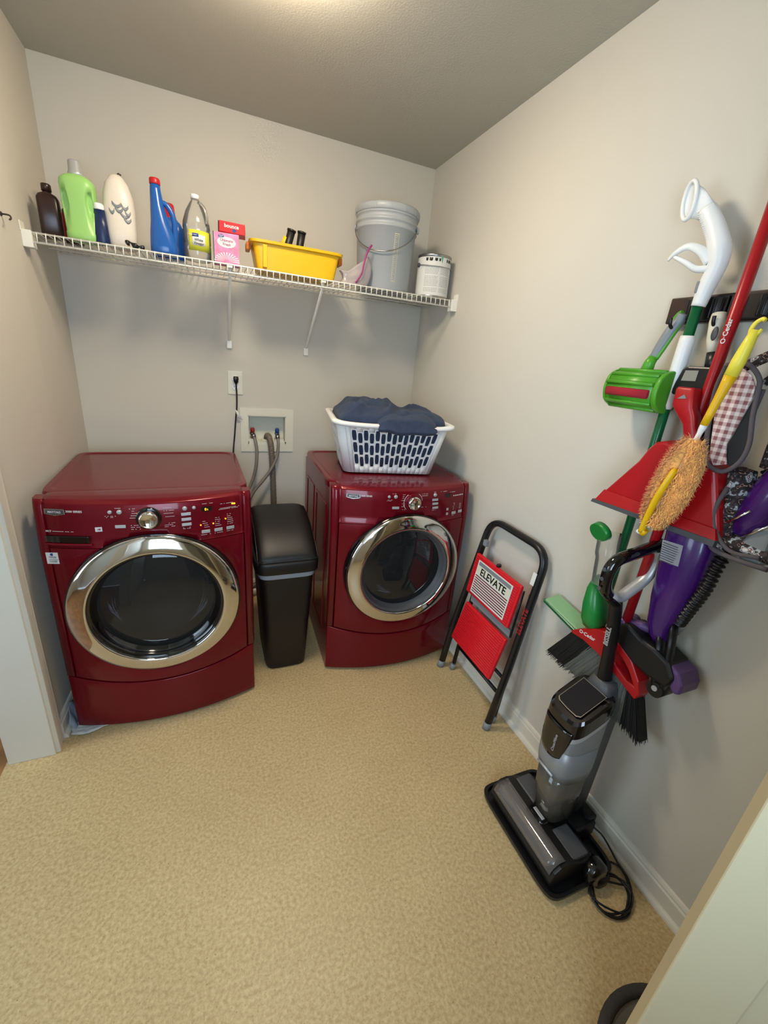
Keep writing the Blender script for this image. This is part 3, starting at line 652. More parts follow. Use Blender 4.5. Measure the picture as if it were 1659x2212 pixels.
# yellow tub
b = bot('yellow_tub', 'yellow plastic tub with orange end latches on the shelf', 'tub', -.800, -.285, -.02)
m = MB(); L0, L1 = (.172, .070), (.198, .090)
def tubring(rx, ry, z, pw=9): return (z, 0, 0, rx, ry, pw)
m.sup([tubring(.165, .066, 0), tubring(.172, .072, .004), tubring(.190, .088, .100), tubring(.203, .100, .103), tubring(.205, .102, .112), tubring(.200, .098, .114), tubring(.188, .086, .110), tubring(.168, .066, .008), tubring(.10, .04, .006)], n=64, sm=False); m.build('tub_body', M_yellow, b)
m = MB(); m.bb((-.150, -.0925, .012), (-.132, -.060, .098)); m.build('tub_rib', M_yellow, b, bevel=.002)
for sx in (-1, 1):
    m = MB(); m.bb((sx*.196, -.035, .078), (sx*.214, .035, .108)); m.build('end_latch', M_orange, b, bevel=.004)
def tool(x, label, tilt):
    t = thing('black_pump_handle', label, 'tool handle', (x, -.285, Z0+.01))
    m = MB(); m.tube([(0, 0, 0), (tilt*.55, -.012, .10), (tilt, -.025, .172)], [.016, .016, .0175], 16); m.build('grip', M_blacksat, t)
    m = MB(); m.tube([(tilt*.97, -.0243, .167), (tilt*1.01, -.0255, .175)], [.0195, .0195], 18); e = m.build('end_collar', M_black, t)
    m = MB(); m.tube([(tilt*1.01, -.0255, .1750), (tilt*1.015, -.0256, .1760)], .012, 14); m.build('end_hole', M_gloss, e)
    return t
t = tool(-.862, 'left of two black round handles sticking out of the yellow tub, yellow trimmed', .042)
m = MB(); m.tube([(.0, -.004, .10), (.020, -.016, .145)], .012, 12); m.build('yellow_trim', M_yellow, t)
tool(-.795, 'right of two black round handles sticking out of the yellow tub', .020)
# zip bag
b = bot('zip_bag', 'clear zip bag with a magenta slider and pinkish contents beside the pail', 'bag', -.520, -.352, 0)
m = MB()
def BG(u, v):
    x = -.085 + .135*u + .02*sin(3*v); top = .055 + .10*max(0, u-.25)
    return (x, -.020*sin(pi*u)*(1-v*.7) + .004*noise.noise(Vector((u*4, v*4, 1))), v*top)
m.shell(BG, 14, 10, (0, .026, 0)); m.build('bag_film', M_bag, b)
m = MB(); m.tube(sm_path([(-.012, -.022, .010), (.012, -.030, .050), (.022, -.028, .10), (.040, -.020, .150), (.058, -.016, .175)], 6), .0042, 8, flat=.5); m.build('slider_strip', M_magenta, b)
m = MB()
for k in range(7):
    a = random.random()*3; c = Vector((-.05+.010*k, .004, .012+.010*random.random())); d = Vector((cos(a)*.028, 0, abs(sin(a))*.028)); m.tube([c, c+d], .004, 6)
m.build('contents', mat('pink_contents', 'b08088', .6), b)
# pail
b = bot('grey_pail', 'large grey lidded plastic pail with wire handle on the shelf', 'bucket', -.345, -.236, -.5)
m = MB(); m.lathe([(.128, 0), (.131, .006), (.144, .262), (.150, .264), (.150, .272), (.146, .275), (.146, .288), (.152, .291), (.152, .299), (.147, .302), (.147, .318), (.152, .320), (.152, .326), (.148, .328)], n=56); pb = m.build('pail_body', M_pail, b)
m = MB(); m.lathe([(.150, .326), (.156, .330), (.157, .352), (.153, .358), (.140, .359), (.136, .352), (.001, .352)], n=56)
for k in range(14):
    a = 2*pi*k/14; m.box((.1565*cos(a), .1565*sin(a), .340), (.003, .003, .020), 0, Matrix.Rotation(a, 3, 'Z'))
m.build('pail_lid', M_pail, b)
m = MB(); pts = [(.150*cos(a)*1.01, -.150*sin(a)*1.04 + 0, .292 - .135*sin(a)) for a in [pi*k/18 for k in range(19)]]
m.tube([(p[0]*1.0, p[1], p[2]) for p in pts], .0026, 8); m.build('wire_handle', M_steel, b)
for sx in (-1, 1): MB().lathe([(.014, .148*sx), (.014, .157*sx), (.008, .160*sx)], (0, 0, .285), 'x', 16).build('handle_lug', M_pail, b)
def onp(a, z): a += .38; rr = .131 + (z-.006)*.0508 + .0008; return (rr*sin(a), -rr*cos(a), z)
m = MB()
for k in range(22): 
    z = .045+.0088*k; L = .055 if k % 3 else .10
    m.shell(lambda u, v, z=z, L=L: onp(.06+L*u, z+.0016*v), 4, 1, (0, .0004, 0))
m.shell(lambda u, v: onp(.045+.012*u, .04+.20*v), 1, 12, (0, .0004, 0)); m.shell(lambda u, v: onp(.19+.010*u, .04+.20*v), 1, 12, (0, .0004, 0)); m.shell(lambda u, v: onp(.045+.15*u, .236+.003*v), 6, 1, (0, .0004, 0)); m.shell(lambda u, v: onp(.045+.15*u, .04+.003*v), 6, 1, (0, .0004, 0))
rg = [onp(.13+.045*cos(a), .165+.010*sin(a)) for a in [2*pi*k/24 for k in range(25)]]; m.tube(rg, .0008, 5)
m.build('printed_scale', mat('cream_print', 'cfc9a8', .5), b)
# paint can
b = bot('paint_can', 'white labelled paint can with wire handle in the right corner of the shelf', 'can', -.104, -.318, 0)
m = MB(); m.lathe([(.081, 0), (.083, .003), (.082, .006), (.082, .178), (.0845, .181), (.0845, .188), (.082, .190), (.079, .186), (.070, .184), (.068, .188), (.001, .188)], n=48); m.build('can_body', M_steel, b)
m = MB(); m.lathe([(.0828, .008), (.0828, .176)], n=48, cap=(False, False)); cl_ = m.build('can_label', M_canlabel, b)
m = MB(); onc = lambda a, z: (.0834*sin(a), -.0834*cos(a), z)
for k in range(17):
    z = .024+.0066*k
    if k in (3, 11): continue
    for (a0, a1) in ((-1.0, -.15), (-.05, .62)):
        a = a0
        while a < a1-.05:
            L = .06+.10*random.random(); m.shell(lambda u, v, a=a, L=L, z=z: onc(min(a+L*u, a1), z+.0014*v), 3, 1, (0, .0003, 0)); a += L+.03
m.build('label_print', M_grey, cl_)
m = MB()
for a, L in ((-1.0, .14), (-.78, .20), (-.45, .16), (-.2, .10), (.32, .10), (.48, .20), (.78, .14)):
    m.shell(lambda u, v, a=a, L=L: onc(a+L*u, .158+.013*v+.002*sin(9*u)), 4, 1, (0, .0003, 0))
m.build('label_pattern', M_black, cl_)
m = MB(); m.add([onc(-.10, .180), onc(.06, .182), onc(.0, .150)], [(0, 1, 2)]); m.build('paint_drip', mat('teal_paint', '4f9f86', .4), b, solid=.001)
m = MB(); m.tube([(.0875*cos(a), -.0875*sin(a)-.001, .142-.008*sin(a)) for a in [-.05+(pi+.1)*k/24 for k in range(25)]], .0018, 6); m.build('wire_handle', M_steel, b)
for sx in (-1, 1): MB().lathe([(.010, .082*sx), (.010, .089*sx), (.006, .091*sx)], (0, 0, .142), 'x', 14).build('handle_ear', M_dgrey, b)
# wall hook, scuff
o = thing('wall_hook', 'small dark metal hook screwed into the left wall', 'hook', (-RM-.015, -.56, 1.81))
RM += .005
m = MB(); m.tube(sm_path([(-RM, -.556, 1.816), (-RM+.022, -.558, 1.815), (-RM+.028, -.566, 1.806), (-RM+.026, -.574, 1.800)], 4), .0026, 8); m.build('hook_wire', M_dirt, o, world=True)
m = MB(); m.lathe([(.007, 0), (.006, .003)], (-RM, -.556, 1.816), 'x', 12); m.build('hook_plate', M_dirt, o, world=True)
RM -= .005

# ================================================================== TRASH BIN
b = thing('trash_bin', 'tall black swing-top trash bin between the washer and the dryer', 'trash bin', (-.904, -.60, 0))
m = MB(); m.sup([(0, 0, 0, .094, .165, 6), (.006, 0, 0, .100, .172, 6), (.53, 0, 0, .128, .192, 7), (.545, 0, 0, .131, .195, 7), (.545, 0, 0, .125, .190, 7), (.02, 0, 0, .095, .165, 6)], n=56); m.build('bin_body', M_blacksat, b)
m = MB(); m.sup([(.520, 0, 0, .1315, .1945, 7), (.556, 0, 0, .1345, .1985, 7)], n=56, cap=(False, False)); m.build('bin_liner', mat('liner_film', '8e95a0', .35), b)
m = MB(); m.sup([(.548, 0, 0, .142, .207, 7), (.552, 0, 0, .145, .210, 7), (.595, 0, 0, .147, .212, 7), (.603, 0, 0, .144, .209, 7), (.606, 0, 0, .128, .193, 7)], n=56); m.build('lid_rim', M_blacksat, b, bevel=.001)
m = MB(); NV, NU = 14, 24
def DM(u, v):       # dome arched front to back, tallest behind the middle
    y = -.198 + .396*u; x = -.132 + .264*v
    hh = .614 + .143*max(0, 1-((y-.15)/.35)**2)**.85 if y < .15 else .757 - .9*(y-.15)**2*20
    return (x, y, hh - .016*abs(2*v-1)**6)
vs = [DM(i/NU, j/NV) for i in range(NU+1) for j in range(NV+1)]
m.shell(DM, NU, NV, (0, 0, -.004)); 
m.build('lid_dome', M_blacksat, b)
for sx in (-1, 1):
    m = MB(); top = [(sx*.1318, DM(i/NU, 0)[1], DM(i/NU, 0)[2]) for i in range(NU+1)]; bot_ = [(sx*.1318, p[1], .60) for p in top]
    vs = top+bot_; fs = [(i, i+1, NU+2+i, NU+1+i) for i in range(NU)]; m.add(vs, fs); m.build('lid_side', M_blacksat, b, solid=.004)
m = MB(); m.shell(lambda u, v: (-.132+.264*v, -.2005+.002*u, .600+.016*u), 2, 8, (0, .006, 0)); m.build('lid_front', M_blacksat, b)

# ================================================================== LAUNDRY BASKET
b = thing('laundry_basket', 'white plastic laundry basket with slotted sides on the dryer', 'basket', (-.370, -.505, .968), -.17)
def bask(s, t, off=0):
    """s along the perimeter 0..1, t height 0..1 -> point"""
    hx, hy = .222+.050*t+off, .155+.042*t+off; rc = .038; z = .236*t
    z += 0
    segs = [('l', 2*(hx-rc)), ('c', pi/2*rc), ('l', 2*(hy-rc)), ('c', pi/2*rc)]*2
    fr = [.30, .055, .20-.055, .0]
    L = [0.30, .05, .10, .05]*2; d = s*1.0; k = 0
    while k < 7 and d > L[k]: d -= L[k]; k += 1
    q = min(1, d/L[k])
    cs = [(-1, -1), (1, -1), (1, 1), (-1, 1)]
    if k % 2 == 0:
        i = k//2; a, c_ = cs[i], cs[(i+1) % 4]
        if i % 2 == 0: x = a[0]*(hx-rc)*(1-q)+c_[0]*(hx-rc)*q; y = a[1]*hy
        else: y = a[1]*(hy-rc)*(1-q)+c_[1]*(hy-rc)*q; x = a[0]*hx
    else:
        i = (k//2+1) % 4; cc = cs[i]; a = -pi/2 + (k//2)*pi/2 + q*pi/2
        x = cc[0]*(hx-rc)+rc*cos(a); y = cc[1]*(hy-rc)+rc*sin(a)
    return Vector((x, y, z))
m = MB()
def plain(s0, s1, t0, t1, n=2):
    m.add([bask(s0+(s1-s0)*i/n, t) for i in range(n+1) for t in (t0, t1)], [(2*i, 2*i+2, 2*i+3, 2*i+1) for i in range(n)], 0, True)
def cell(s0, s1, t0, t1, fs=.12, ft=.08):
    N = 12; outer = []; inner = []
    sc, tc_ = (s0+s1)/2, (t0+t1)/2; hs, ht = (s1-s0)/2, (t1-t0)/2
    dirs = [(-1,-1),(-.33,-1),(.33,-1),(1,-1),(1,-.33),(1,.33),(1,1),(.33,1),(-.33,1),(-1,1),(-1,.33),(-1,-.33)]
    for a, b_ in dirs:
        outer.append(bask(sc+a*hs, tc_+b_*ht))
        k = .82 if abs(a) == 1 and abs(b_) == 1 else 1
        inner.append(bask(sc+a*hs*(1-2*fs)*(k), tc_+b_*ht*(1-2*ft)*(.94 if k < 1 else 1)))
    m.add(outer+inner, [(i, (i+1) % N, N+(i+1) % N, N+i) for i in range(N)])
sides = [(0, .30, 15, .014, .006), (.35, .45, 7, .008, .008), (.5, .80, 15, .01, .01), (.85, .95, 7, .008, .008)]
corn = [(.30, .35), (.45, .5), (.80, .85), (.95, 1.0)]
for a, c_ in corn: plain(a, c_, 0, 1, 8)
for a, c_, n, e, e2 in sides:
    plain(a, a+e, 0, 1, 1); plain(c_-e2, c_, 0, 1, 1); wq = (c_-a-e-e2)/n
    for i in range(n):
        o0 = .115 + (.0 if i % 2 else .055); hh = .245
        s0, s1 = a+e+wq*i, a+e+wq*(i+1)
        plain(s0, s1, 0, o0, 1)
        for k in range(3): cell(s0, s1, o0+hh*k, o0+hh*(k+1))
        plain(s0, s1, o0+hh*3, 1, 1)
m.build('basket_wall', M_white, b, solid=.002)
m = MB(); m.sup([(0, 0, 0, .215, .148, 6), (.004, 0, 0, .220, .153, 6)], n=48); m.build('basket_floor', M_white, b)
m = MB(); rings = []
NR = 96
for i in range(NR+1):
    p = bask((i % NR)/NR, 1, .010); q_ = abs(p.x)/.28; p.z += .010*q_**4 ; rings.append(p)
def rimring(off, dz): return [bask(i/NR, 1, off) + Vector((0, 0, dz + .012*(abs(bask(i/NR, 1).x)/.27)**5)) for i in range(NR)]
m.loft([rimring(-.003, -.012), rimring(.004, -.010), rimring(.020, -.012), rimring(.024, -.006), rimring(.022, .004), rimring(.010, .008), rimring(-.003, .004), rimring(-.003, -.012)], 0, True, (False, False)); m.build('basket_rim', M_white, b)
# laundry
b = thing('navy_blanket', 'navy blue fleece blanket heaped in the laundry basket', 'blanket', (-.370, -.505, .975), -.17)
m = MB(); NR2, NA = 30, 96
rings = []
def fold(p): 
    q = Vector((p[0]*7, p[1]*7, 3.1)); d = Vector((noise.noise(q), noise.noise(q+Vector((9, 0, 0))), 0))
    a = noise.noise(Vector((p[0]*9+d.x*1.6, p[1]*5+d.y*1.6, .7))); return .030*(1-abs(a)*2.6) + .022*noise.noise(Vector((p[0]*5, p[1]*5, 8))) + .006*noise.noise(Vector((p[0]*30, p[1]*30, 5)))
for z in (.004, .06, .12, .18, .222):
    rings.append([bask(k/NA, z/.236, -.006 + .003*noise.noise(Vector((k*.3, z*30, 0)))) for k in range(NA)])
for i in range(1, NR2+1):
    q = 1-i/NR2; R = []
    for k in range(NA):
        p = bask(k/NA, 1, -.006)*1; x, y = p.x*q, p.y*q
        edge = min(1, (1-q)*3.4); h = .232 + .075*(edge**.55)*(1-.30*(1-q)) + fold((x, y))*min(1, edge*1.3)
        # flap draping over the front rim on the right
        R.append(Vector((x, y, h)))
    rings.append(R)
m.loft(rings, 0, True); m.build('blanket_heap', M_navycloth, b, sub=1)
m = MB()
def DR(u, v):   # folded edge hanging over the front rim
    x = -.085 + .285*u; e_ = sin(pi*min(1, max(0, u)))**.5
    if v < .5: q = v*2; y = -.105 - .110*q; z = .288 - .024*q**2 + .010*sin(u*8+1)*(1-q)
    else: q = v*2-1; y = -.215 - .022*q; z = .264 - .062*q*(.25+.75*e_) + .004*sin(u*13)
    return (x, y - .005*sin(u*11)*v, z - .03*(2*u-1)**4)
m.shell(DR, 28, 14, (0, .022, -.014)); m.build('blanket_fold', M_navycloth, b, sub=1)

# ================================================================== STEP LADDER
E_ = Vector((.107, 0, .85)).normalized(); NRM = Vector((-E_.z, 0, E_.x))
b = thing('step_ladder', 'folded black two-step ladder with red steps leaning on the right wall', 'step ladder', (-.137, -1.19, 0))
def LP(y, v, n=0): return Vector((-.137, y, 0)) + E_*v + NRM*n
m = MB(); m.tube(fillet([LP(-.982, .02), LP(-.990, .30), LP(-1.040, .862), LP(-1.400, .862), LP(-1.404, .30), LP(-1.396, .02)], .085, 8), .0175, 14, flat=.85, up=NRM); m.build('front_frame', M_black, b, world=True)
m = MB(); m.tube([LP(-1.018, .045, -.050), LP(-1.035, .66, -.022)], .0105, 10); m.build('rear_leg', M_black, b, world=True)
m = MB(); m.tube([LP(-1.372, .045, -.050), LP(-1.372, .66, -.022)], .0105, 10); m.build('rear_leg', M_black, b, world=True)
m = MB(); m.tube([LP(-1.02, .15, -.045), LP(-1.372, .15, -.045)], .009, 10); m.build('crossbar', M_black, b, world=True)
m = MB(); m.tube([LP(-1.02, .235, -.040), LP(-1.372, .235, -.040)], .008, 10); m.build('crossbar', M_black, b, world=True)
for y, n_, rr in ((-.982, 0, .019), (-1.396, 0, .019), (-1.018, -.05, .015), (-1.372, -.05, .015)):
    m = MB(); a, c_ = LP(y, .0, n_), LP(y, .038, n_); a.z = max(a.z, .001); m.tube([Vector((a.x, a.y, .001)), c_], rr, 12, flat=.85); m.build('rubber_foot', M_grey, b, world=True)
def step(y0, y1, v0, v1, y0b, y1b, lab):
    m = MB(); poly = [(y0, v1), (y1, v1), (y1b, v0), (y0b, v0)]
    m.prism(poly, (.012, .030), lambda a, c_, d: LP(a, c_, d)); s_ = m.build('step', M_stepred, b, world=True, bevel=.006, seg=3)
    rb = MB(); n = 17
    for i in range(n):
        t = (i+.5)/n; v = v1+(v0-v1)*(.03+.94*t); ya = y0+(y0b-y0)*t; yb = y1+(y1b-y1)*t
        rb.tube([LP(ya-.012, v, .0305), LP(yb+.012, v, .0305)], .0024, 6)
    rb.build('step_tread', M_stepred, s_, world=True); return s_
s1 = step(-1.040, -1.356, .490, .690, -1.038, -1.352, 1); s2 = step(-1.062, -1.366, .222, .444, -1.030, -1.345, 2)
m = MB(); m.prism([(-1.07, .452), (-1.36, .452), (-1.355, .482), (-1.065, .482)], (-.004, .010), lambda a, c_, d: LP(a, c_, d)); m.build('step_bracket', M_grey, b, world=True)
m = MB(); m.prism([(-1.075, .670), (-1.318, .670), (-1.318, .508), (-1.075, .508)], (.0325, .0340), lambda a, c_, d: LP(a, c_, d)); st = m.build('step_sticker', M_paper, s1, world=True); st['label'] = 'printed sticker'
m = MB(); m.prism([(-1.082, .665), (-1.310, .665), (-1.310, .648), (-1.082, .648)], (.0341, .0346), lambda a, c_, d: LP(a, c_, d)); m.build('sticker_heading', M_grey, st, world=True)
m = MB(); m.prism([(-1.077, .646), (-1.316, .646), (-1.316, .608), (-1.077, .608)], (.0341, .0345), lambda a, c_, d: LP(a, c_, d)); m.build('sticker_band', M_offw, st, world=True)
wtext(st, 'sticker_lettering', 'ELEVATE', .047, LP(-1.197, .610, .0348), (0, -1, 0), E_, M_black, .0003, 'CENTER', .0009)
m = MB()
for k in range(8):
    v = .600-.0112*k; m.prism([(-1.081, v), (-1.312, v), (-1.312, v-.0052), (-1.081, v-.0052)], (.0341, .0346), lambda a, c_, d: LP(a, c_, d))
m.build('sticker_print', mat('brown_print', '6a2a28', .5), st, world=True)
m = MB(); m.sup([(0, 0, 0, .012, .008, 3), (.012, 0, 0, .011, .007, 3)], n=16); c0 = LP(-1.185, .690, .014); m.xf(Matrix.Translation(c0)); m.build('release_knob', M_black, b, world=True)
for y, vv, mm in ((-1.046, .745, M_grey),):
    m = MB(); m.box(LP(y-.008, vv, .006), (.02, .024, .030), 0); m.build('side_clip', mm, b, world=True, bevel=.004)
m = MB(); m.tube([LP(-1.366, .675, .020), LP(-1.370, .46, .014)], .006, 8, flat=.6); m.build('support_arm', M_black, b, world=True)
m = MB(); m.prism([(-1.378, .768), (-1.398, .768), (-1.398, .716), (-1.378, .716)], (.0150, .0180), lambda a, c_, d: LP(a, c_, d)); m.build('leg_sticker', M_paper, b, world=True)
wtext(b, 'leg_lettering', 'ELEVATE', .030, LP(-1.414, .50, .0165), E_, (0, 1, 0), mat('dark_red_print', 'a02024', .5), .0006, 'LEFT', .0010)

# ================================================================== WALL RACK and what hangs on it
b = thing('broom_rack', 'dark wooden rack with black grippers on the right wall', 'rack', (0, -1.85, 1.68))
MB().bb((-.022, -2.18, 1.648), (0, -1.592, 1.712)).build('rack_board', M_dwood, b, bevel=.003, world=True)
for y in (-1.670, -1.742, -1.800, -1.875, -1.96, -2.08):
    pass
for y in (-1.697, -1.802, -1.907, -2.04):
    m = MB()
    for s_ in (-1, 1):
        m.tube([(-.030, y+s_*.030, 1.655), (-.030, y+s_*.030, 1.700)], .017, 14)
        for k in range(10):
            a = 2*pi*k/10; m.tube([(-.030+.017*cos(a), y+s_*.030+.017*sin(a), 1.656), (-.030+.017*cos(a), y+s_*.030+.017*sin(a), 1.699)], .0022, 5)
    m.bb((-.036, y-.050, 1.652), (-.02, y+.050, 1.704)); m.build('gripper', M_black, b, world=True, bevel=.001)
for y in (-1.645, -1.752, -1.890, -1.975):
    m = MB(); m.tube(sm_path([(-.022, y, 1.665), (-.045, y, 1.640), (-.060, y, 1.632), (-.072, y, 1.640), (-.075, y, 1.655)], 5), .0042, 8); m.build('hook', M_black, b, world=True)
# lint brush
b = thing('lint_brush', 'bright green lint brush with grey grip hanging left of the mop', 'brush', (-.07, -1.62, 1.47))
hp = [(-.075+.052*cos(a)*(1 if abs(cos(a)) < .8 else .95), 1.472+.050*sin(a)) for a in [2*pi*k/24+.13 for k in range(24)]]
m = MB(); m.loft([[(x, y, z) for x, z in hp] for y in (-1.540, -1.692)], 0, True)
for k in range(12):
    a = 2*pi*k/12+.2
    if abs(a-pi-.25) < .3 : continue
    m.tube([(-.075+.053*cos(a), -1.543, 1.472+.051*sin(a)), (-.075+.053*cos(a), -1.688, 1.472+.051*sin(a))], .0055, 6)
m.build('brush_head', M_green, b, world=True)
m = MB(); m.loft([[(-.075+(x+.075)*k, y, 1.472+(z-1.472)*k) for x, z in hp] for y, k in ((-1.690, 1.08), (-1.700, 1.10), (-1.704, 1.04))], 0, True); m.build('end_cap', M_green, b, world=True, bevel=.002)
m = MB(); m.loft([[(-.075+(x+.075)*k, y, 1.472+(z-1.472)*k) for x, z in hp] for y, k in ((-1.545, 1.06), (-1.536, 1.04))], 0, True); m.build('end_cap', M_green, b, world=True, bevel=.002)
m = MB(); m.tube([(-.128, -1.552, 1.463), (-.128, -1.682, 1.463)], .0115, 10, flat=.45, up=(0, 0, 1)); m.build('lint_pad', M_felt, b, world=True)
m = MB(); m.tube([(-.072, -1.615, 1.515), (-.070, -1.618, 1.545), (-.066, -1.622, 1.560)], [.017, .014, .012], 14); m.build('handle_neck', M_green, b, world=True)
m = MB(); P = sm_path([(-.066, -1.620, 1.553), (-.060, -1.628, 1.585), (-.052, -1.638, 1.625), (-.046, -1.648, 1.650), (-.048, -1.655, 1.668)], 6); m.tube(P, [.011+.004*sin(pi*i/(len(P)-1)) for i in range(len(P))], 12); m.build('grip', M_grey, b, world=True)
m = MB(); P = sm_path([(-.066, -1.629, 1.555), (-.060, -1.638, 1.585), (-.052, -1.647, 1.622), (-.048, -1.654, 1.648)], 5); m.tube(P, .0068, 10); m.tube(sm_path([(-.05, -1.640, 1.648), (-.048, -1.634, 1.655), (-.048, -1.642, 1.668), (-.05, -1.652, 1.672)], 5), .0045, 8); m.build('grip_edge', M_green, b, world=True)
# spray mop
b = thing('spray_mop', 'green and white spray mop hanging upright with a trigger handle', 'mop', (-.06, -1.69, .7))
m = MB(); PX = -.062
m.tube([(PX, -1.697, .86), (PX, -1.695, 1.70)], .0125, 16); m.build('mop_pole', M_dgreen, b, world=True)
m = MB(); m.tube([(PX, -1.696, 1.425), (PX, -1.695, 1.44), (PX, -1.695, 1.60), (PX, -1.695, 1.612)], [.010, .0175, .0175, .0168], 18); m.build('pole_sleeve', M_white, b, world=True)
m = MB(); P = sm_path([(PX, -1.697, 1.680), (PX, -1.702, 1.72), (PX-.002, -1.712, 1.765), (PX-.004, -1.708, 1.80), (PX-.004, -1.684, 1.845), (PX-.004, -1.662, 1.876), (PX-.004, -1.650, 1.892)], 6)
rr = [.016, .019, .021, .024, .021, .020, .0195]; R_ = [rr[min(6, i//6)]*(1-(i % 6)/6)+rr[min(6, i//6+1)]*((i % 6)/6) for i in range(len(P))]
m.tube(P, R_, 18); m.build('handle_body', M_white, b, world=True)
m = MB(); c0 = Vector((PX-.014, -1.603, 1.921)); ax = Vector((-.80, .30, -.10)).normalized(); u_ = Vector((0, 0, 1)); u_ = (u_-ax*u_.dot(ax)).normalized(); v_ = ax.cross(u_)
P = [c0 + u_*.040*cos(a) + v_*.022*sin(a) for a in [2*pi*k/28 for k in range(29)]]; m.tube(P, .0052, 8, cap=False)
rg0 = [c0 + u_*.038*cos(a) + v_*.020*sin(a) for a in [2*pi*k/24 for k in range(24)]]; rg1 = [Vector((PX-.003, -1.655, 1.886)) + u_*.0205*cos(a) + v_*.0205*sin(a) for a in [2*pi*k/24 for k in range(24)]]; rgm = [Vector((PX-.008, -1.626, 1.910)) + u_*.031*cos(a) + v_*.021*sin(a) for a in [2*pi*k/24 for k in range(24)]]; m.loft([rg0, rgm, rg1], 0, True, (False, True)); m.build('handle_loop', M_white, b, world=True)
m = MB()
for k in range(14):
    t = k/13; c = Vector((PX-.0200, -1.643-.040*t, 1.884-.060*t))
    for j in (-1, 1): m.lathe([(.0004, -.0020), (.0016, -.0012), (.0018, .004)], tuple(c+Vector((-.0012*j, -.0048*j+.001, -.0030*j))), 'x', 8)
m.build('grip_dimples', M_white, b, world=True)
m = MB(); P = sm_path([(PX-.012, -1.700, 1.775), (PX-.024, -1.680, 1.798), (PX-.032, -1.650, 1.812), (PX-.034, -1.622, 1.803), (PX-.030, -1.603, 1.790)], 6); m.tube(P, [.013-.0085*(i/24) for i in range(25)], 12, flat=.7)
P = sm_path([(PX-.012, -1.700, 1.76), (PX-.020, -1.676, 1.762), (PX-.026, -1.650, 1.778), (PX-.030, -1.618, 1.795)], 6); m.tube(P, [.009-.004*(i/18) for i in range(19)], 10); m.build('trigger', M_white, b, world=True)
m = MB(); m.bb((PX-.012, -1.694, 1.708), (PX-.0185, -1.686, 1.735)); m.build('trigger_slot', M_grey, b, world=True, bevel=.004)
m = MB(); m.tube(sm_path([(PX-.020, -1.663, 1.055), (PX-.022, -1.667, 1.02), (PX-.022, -1.675, .95), (PX-.022, -1.683, .89)], 6), [.034]*10+[.030]*9, 24, cap=False); m.build('bottle', M_clear, b, world=True)
m = MB(); m.tube([(PX-.042, -1.650, 1.058), (PX-.060, -1.648, 1.052)], [.029, .027], 28, flat=1.25); m.build('bottle_cap', M_mopgreen, b, world=True)
m = MB(); m.sup([(.735, -.075, -1.690, .030, .030, 2.4), (.76, -.078, -1.688, .038, .036, 2.4), (.81, -.078, -1.680, .040, .034, 2.4), (.86, -.074, -1.668, .034, .026, 2.4), (.895, -.068, -1.660, .022, .016, 2.2), (.903, -.066, -1.658, .010, .008, 2)], n=30); m.build('bottle_cradle', M_mopgreen, b, world=True)
m = MB(); m.tube([(PX, -1.70, .70), (PX, -1.697, .80)], .012, 12); m.build('joint', M_dgreen, b, world=True)
m = MB(); m.loft([[(x0, y, z) for y, z in pp] for x0, pp in ((-.066, [(-1.468, .700), (-1.474, .692), (-1.64, .668), (-1.70, .663), (-1.70, .672), (-1.64, .677)]), (-.014, [(-1.482, .722), (-1.484, .714), (-1.65, .688), (-1.70, .683), (-1.70, .692), (-1.65, .697)]))], 0, False); m.build('mop_plate', M_palegreen, b, world=True, bevel=.003)
m = MB(); m.loft([[(x0, y, z) for y, z in pp] for x0, pp in ((-.069, [(-1.463, .697), (-1.468, .686), (-1.64, .657), (-1.70, .652), (-1.70, .664), (-1.64, .668)]), (-.010, [(-1.480, .716), (-1.482, .706), (-1.65, .680), (-1.70, .675), (-1.70, .684), (-1.65, .688)]))], 0, False); m.build('mop_pad', M_dgreen, b, world=True, bevel=.002)
# broom
b = thing('angle_broom', 'red broom with grey and black bristles hanging head down', 'broom', (-.085, -1.80, .6))
m = MB(); m.tube([(-.082, -1.79, .73), (-.084, -1.800, 1.45), (-.086, -1.806, 2.02)], .0128, 16); m.build('broom_pole', M_brred, b, world=True)
wtext(b, 'pole_lettering', 'O·Cedar', .015, (-.0985, -1.8085, 1.590), (0, -.01, 1), (0, 1, 0), M_print, .0006, 'LEFT', .0003)
bh = [(-1.640, .688), (-1.672, .716), (-1.709, .745), (-1.748, .762), (-1.797, .764), (-1.852, .739), (-1.893, .691), (-1.906, .655), (-1.898, .630), (-1.85, .648), (-1.805, .664), (-1.747, .680), (-1.69, .686), (-1.645, .680)]
m = MB(); m.prism(bh, (-.105, -.055), YZ); bho = m.build('broom_head', M_dpred, b, world=True, bevel=.010, seg=3)
c_ = MB(); c_.prism([(-1.792, .733), (-1.825, .724), (-1.858, .700), (-1.884, .668), (-1.862, .668), (-1.812, .690)], (-.2, 0), YZ); I_ = ORI[b.name].inverted(); c_.xf(I_); cut(bho, c_)
wtext(bho, 'head_lettering', 'O·Cedar', .017, (-.1058, -1.672, .704), (0, -1, .12), (0, .1, 1), M_print, .0005, 'LEFT', .0003)
tp = [(-1.640, .682), (-1.747, .688), (-1.805, .672), (-1.85, .657), (-1.898, .636)]; bt = [(-1.561, .532), (-1.647, .530), (-1.722, .536), (-1.797, .528), (-1.872, .512), (-1.948, .505)]
def lerp_pl(P, t):
    k = t*(len(P)-1); i = min(int(k), len(P)-2); f = k-i; return P[i][0]*(1-f)+P[i+1][0]*f, P[i][1]*(1-f)+P[i+1][1]*f
gm = MB(); bm_ = MB(); bm2 = MB()
